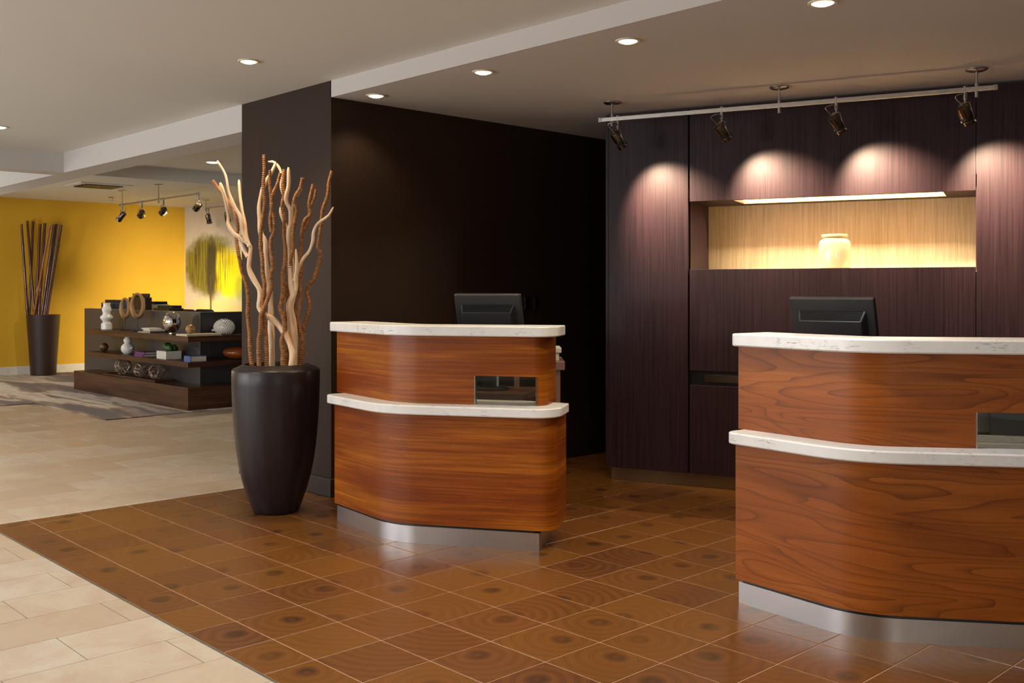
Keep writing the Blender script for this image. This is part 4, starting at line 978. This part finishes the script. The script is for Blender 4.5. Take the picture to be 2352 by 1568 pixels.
def lozenge():
    loc = onside(548, 5.56, ZT2); r = thing('oval_ornament', 'glossy caramel brown oval ornament at the right of the middle shelf', 'ornament', loc)
    bm = bmesh.new(); lathe(bm, [(0.05, 0), (0.10, 0.008), (0.155, 0.04), (0.172, 0.072), (0.160, 0.102), (0.11, 0.128), (0.05, 0.140), (0.004, 0.142)], 40); obj('body', bm, plain('caramel_glazed_wood', (0.24, 0.060, 0.010, 1), 0.2, coat=0.4), r, 60)
lozenge()
# -- base: tray with wire balls
q0, q1 = onshelf(262, 3.37, ZT3), onshelf(372, 3.37, ZT3)
tr = thing('tray', 'long dark wooden tray on the shelf base', 'tray', ((q0[0] + q1[0]) / 2, (q0[1] + q1[1]) / 2, ZT3)); ly = abs(q0[1] - q1[1]) / 2 + 0.06
boxo('plate', -0.11, 0.11, -ly, ly, 0, 0.010, M_walnut, tr, 0.002)
for x in (-0.11, 0.10): boxo('rim', x, x + 0.010, -ly, ly, 0.010, 0.022, M_walnut, tr, 0.001)
for y in (-ly, ly - 0.01): boxo('rim', -0.10, 0.10, y, y + 0.010, 0.010, 0.022, M_walnut, tr, 0.001)
M_wire = plain('tarnished_wire', (0.36, 0.27, 0.20, 1), 0.35, 0.6)
def wireball(label, px, rr, seed):
    loc = onshelf(px, 3.37, ZT3 + 0.010); r = thing('wire_ball', label, 'ornament', loc, 0, 'woven wire balls on the tray'); rnd = random.Random(seed); bm = bmesh.new()
    for k in range(22):
        ax = Vector((rnd.gauss(0, 1), rnd.gauss(0, 1), rnd.gauss(0, 1))).normalized(); u = ax.orthogonal().normalized(); v = ax.cross(u); off = rnd.uniform(-0.75, 0.75); R_ = (rr - 0.004) * math.sqrt(1 - off * off) * 0.999
        n = 28; ph = rnd.random() * 6
        tube(bm, [Vector((0, 0, rr)) + ax * off * (rr - 0.004) + (u * math.cos(2 * PI * i / n) + v * math.sin(2 * PI * i / n)) * R_ * (1 - 0.09 * abs(math.sin(3 * i * 2 * PI / n + ph))) for i in range(n)], 0.0034, 4, True)
    obj('wires', bm, M_wire, r)
wireball('woven wire ball at the left end of the tray', 283, 0.105, 1); wireball('smaller woven wire ball in the middle of the tray', 324, 0.088, 2); wireball('woven wire ball at the right end of the tray', 361, 0.100, 3)

# -- things behind the shelf unit (work area)
def back_area():
    r = thing('work_table', 'work table hidden behind the low display shelf', 'table', (4.2, 7.4, 0.006))
    boxo('table_top', -0.35, 0.35, -1.4, 2.2, 0.70, 0.74, M_walnut, r, 0.003)
    for x in (-0.32, 0.28):
        for y in (-1.36, 2.12): boxo('leg', x, x + 0.04, y, y + 0.04, 0, 0.70, M_walnut, r)
    def dev(name, label, cat, px0, px1, ytop, X, mat, depth=0.26, zb=0.746, slope=0.05):
        a, b = bxp(px0, 700, X), bxp(px1, 700, X); D = (pj(a)[2] + pj(b)[2]) / 2; top = H - (ytop - HY) * D / F; w2 = abs(a.y - b.y) / 2; h_ = top - zb
        rr = thing(name, label, cat, (X, (a.y + b.y) / 2, zb))
        bm = bmesh.new(); v = box(bm, -depth / 2, depth / 2, -w2, w2, 0, h_ * 0.9)
        obj('body', bm, mat, rr, bevel=0.01)
        bm = bmesh.new(); v = box(bm, -depth / 2 + slope, depth / 2 - 0.02, -w2 * 0.94, w2 * 0.94, h_ * 0.9, h_); obj('lid', bm, M_black, rr, bevel=0.006)
        return rr
    dev('office_printer', 'black blue office machine behind the wavy white vase', 'printer', 253, 278, 688, 4.15, M_blueblk)
    dev('computer_monitor', 'dark monitor back with a painted brown reflection behind the larger wooden ring', 'monitor', 303, 341, 674, 4.1, M_monreflect, 0.10)
    dev('paper_tray', 'pale paper stack beside the black machine behind the shelf', 'paper', 342, 368, 692, 4.38, M_bk_white)
    dev('desk_phone', 'black desk machine behind the chrome egg', 'phone', 369, 405, 701, 4.0, M_black, 0.2)
    for px0, px1, lab in ((410, 447, 'rounded dark chair back behind the shelf, left of two'), (450, 490, 'rounded dark chair back behind the shelf, right of two')):
        Xc = 4.9; a, b = bxp(px0, 710, Xc), bxp(px1, 710, Xc); D = pj(a)[2]; top = H - (709.5 - HY) * D / F; w2 = abs(a.y - b.y) / 2
        c = thing('office_chair', lab, 'chair', (Xc, (a.y + b.y) / 2, 0.006), 0, 'dark chairs behind the display shelf')
        bm = bmesh.new(); pl = fillet([(-w2, 0.62), (w2, 0.62), (w2, top), (-w2, top)], [0.05, 0.05, 0.09, 0.09], 8, True)
        lo = [bm.verts.new((-0.03, p_.x, p_.y - 0.006)) for p_ in pl]; hi = [bm.verts.new((0.03, p_.x, p_.y - 0.006)) for p_ in pl]; bm.faces.new(lo); bm.faces.new(hi)
        for i in range(len(pl)): bm.faces.new((lo[i], lo[(i + 1) % len(pl)], hi[(i + 1) % len(pl)], hi[i]))
        obj('backrest', bm, M_chair, c, 40, bevel=0.012)
        boxo('seat', 0.03, 0.46, -w2, w2, 0.42, 0.48, M_chair, c, 0.02)
        for x in (0.0, 0.40):
            for y in (-w2 + 0.01, w2 - 0.04): boxo('leg', x, x + 0.03, y, y + 0.03, 0, 0.62 if x == 0 else 0.42, M_black, c)
M_blueblk = plain('blue_black_plastic', (0.012, 0.016, 0.030, 1), 0.25); M_monreflect = plain('dark_plastic_brown_reflection', (0.030, 0.016, 0.012, 1), 0.35); M_chair = plain('charcoal_chair_fabric', (0.040, 0.040, 0.045, 1), 0.8)  # brown of the monitor is a reflection painted into its plastic
back_area()
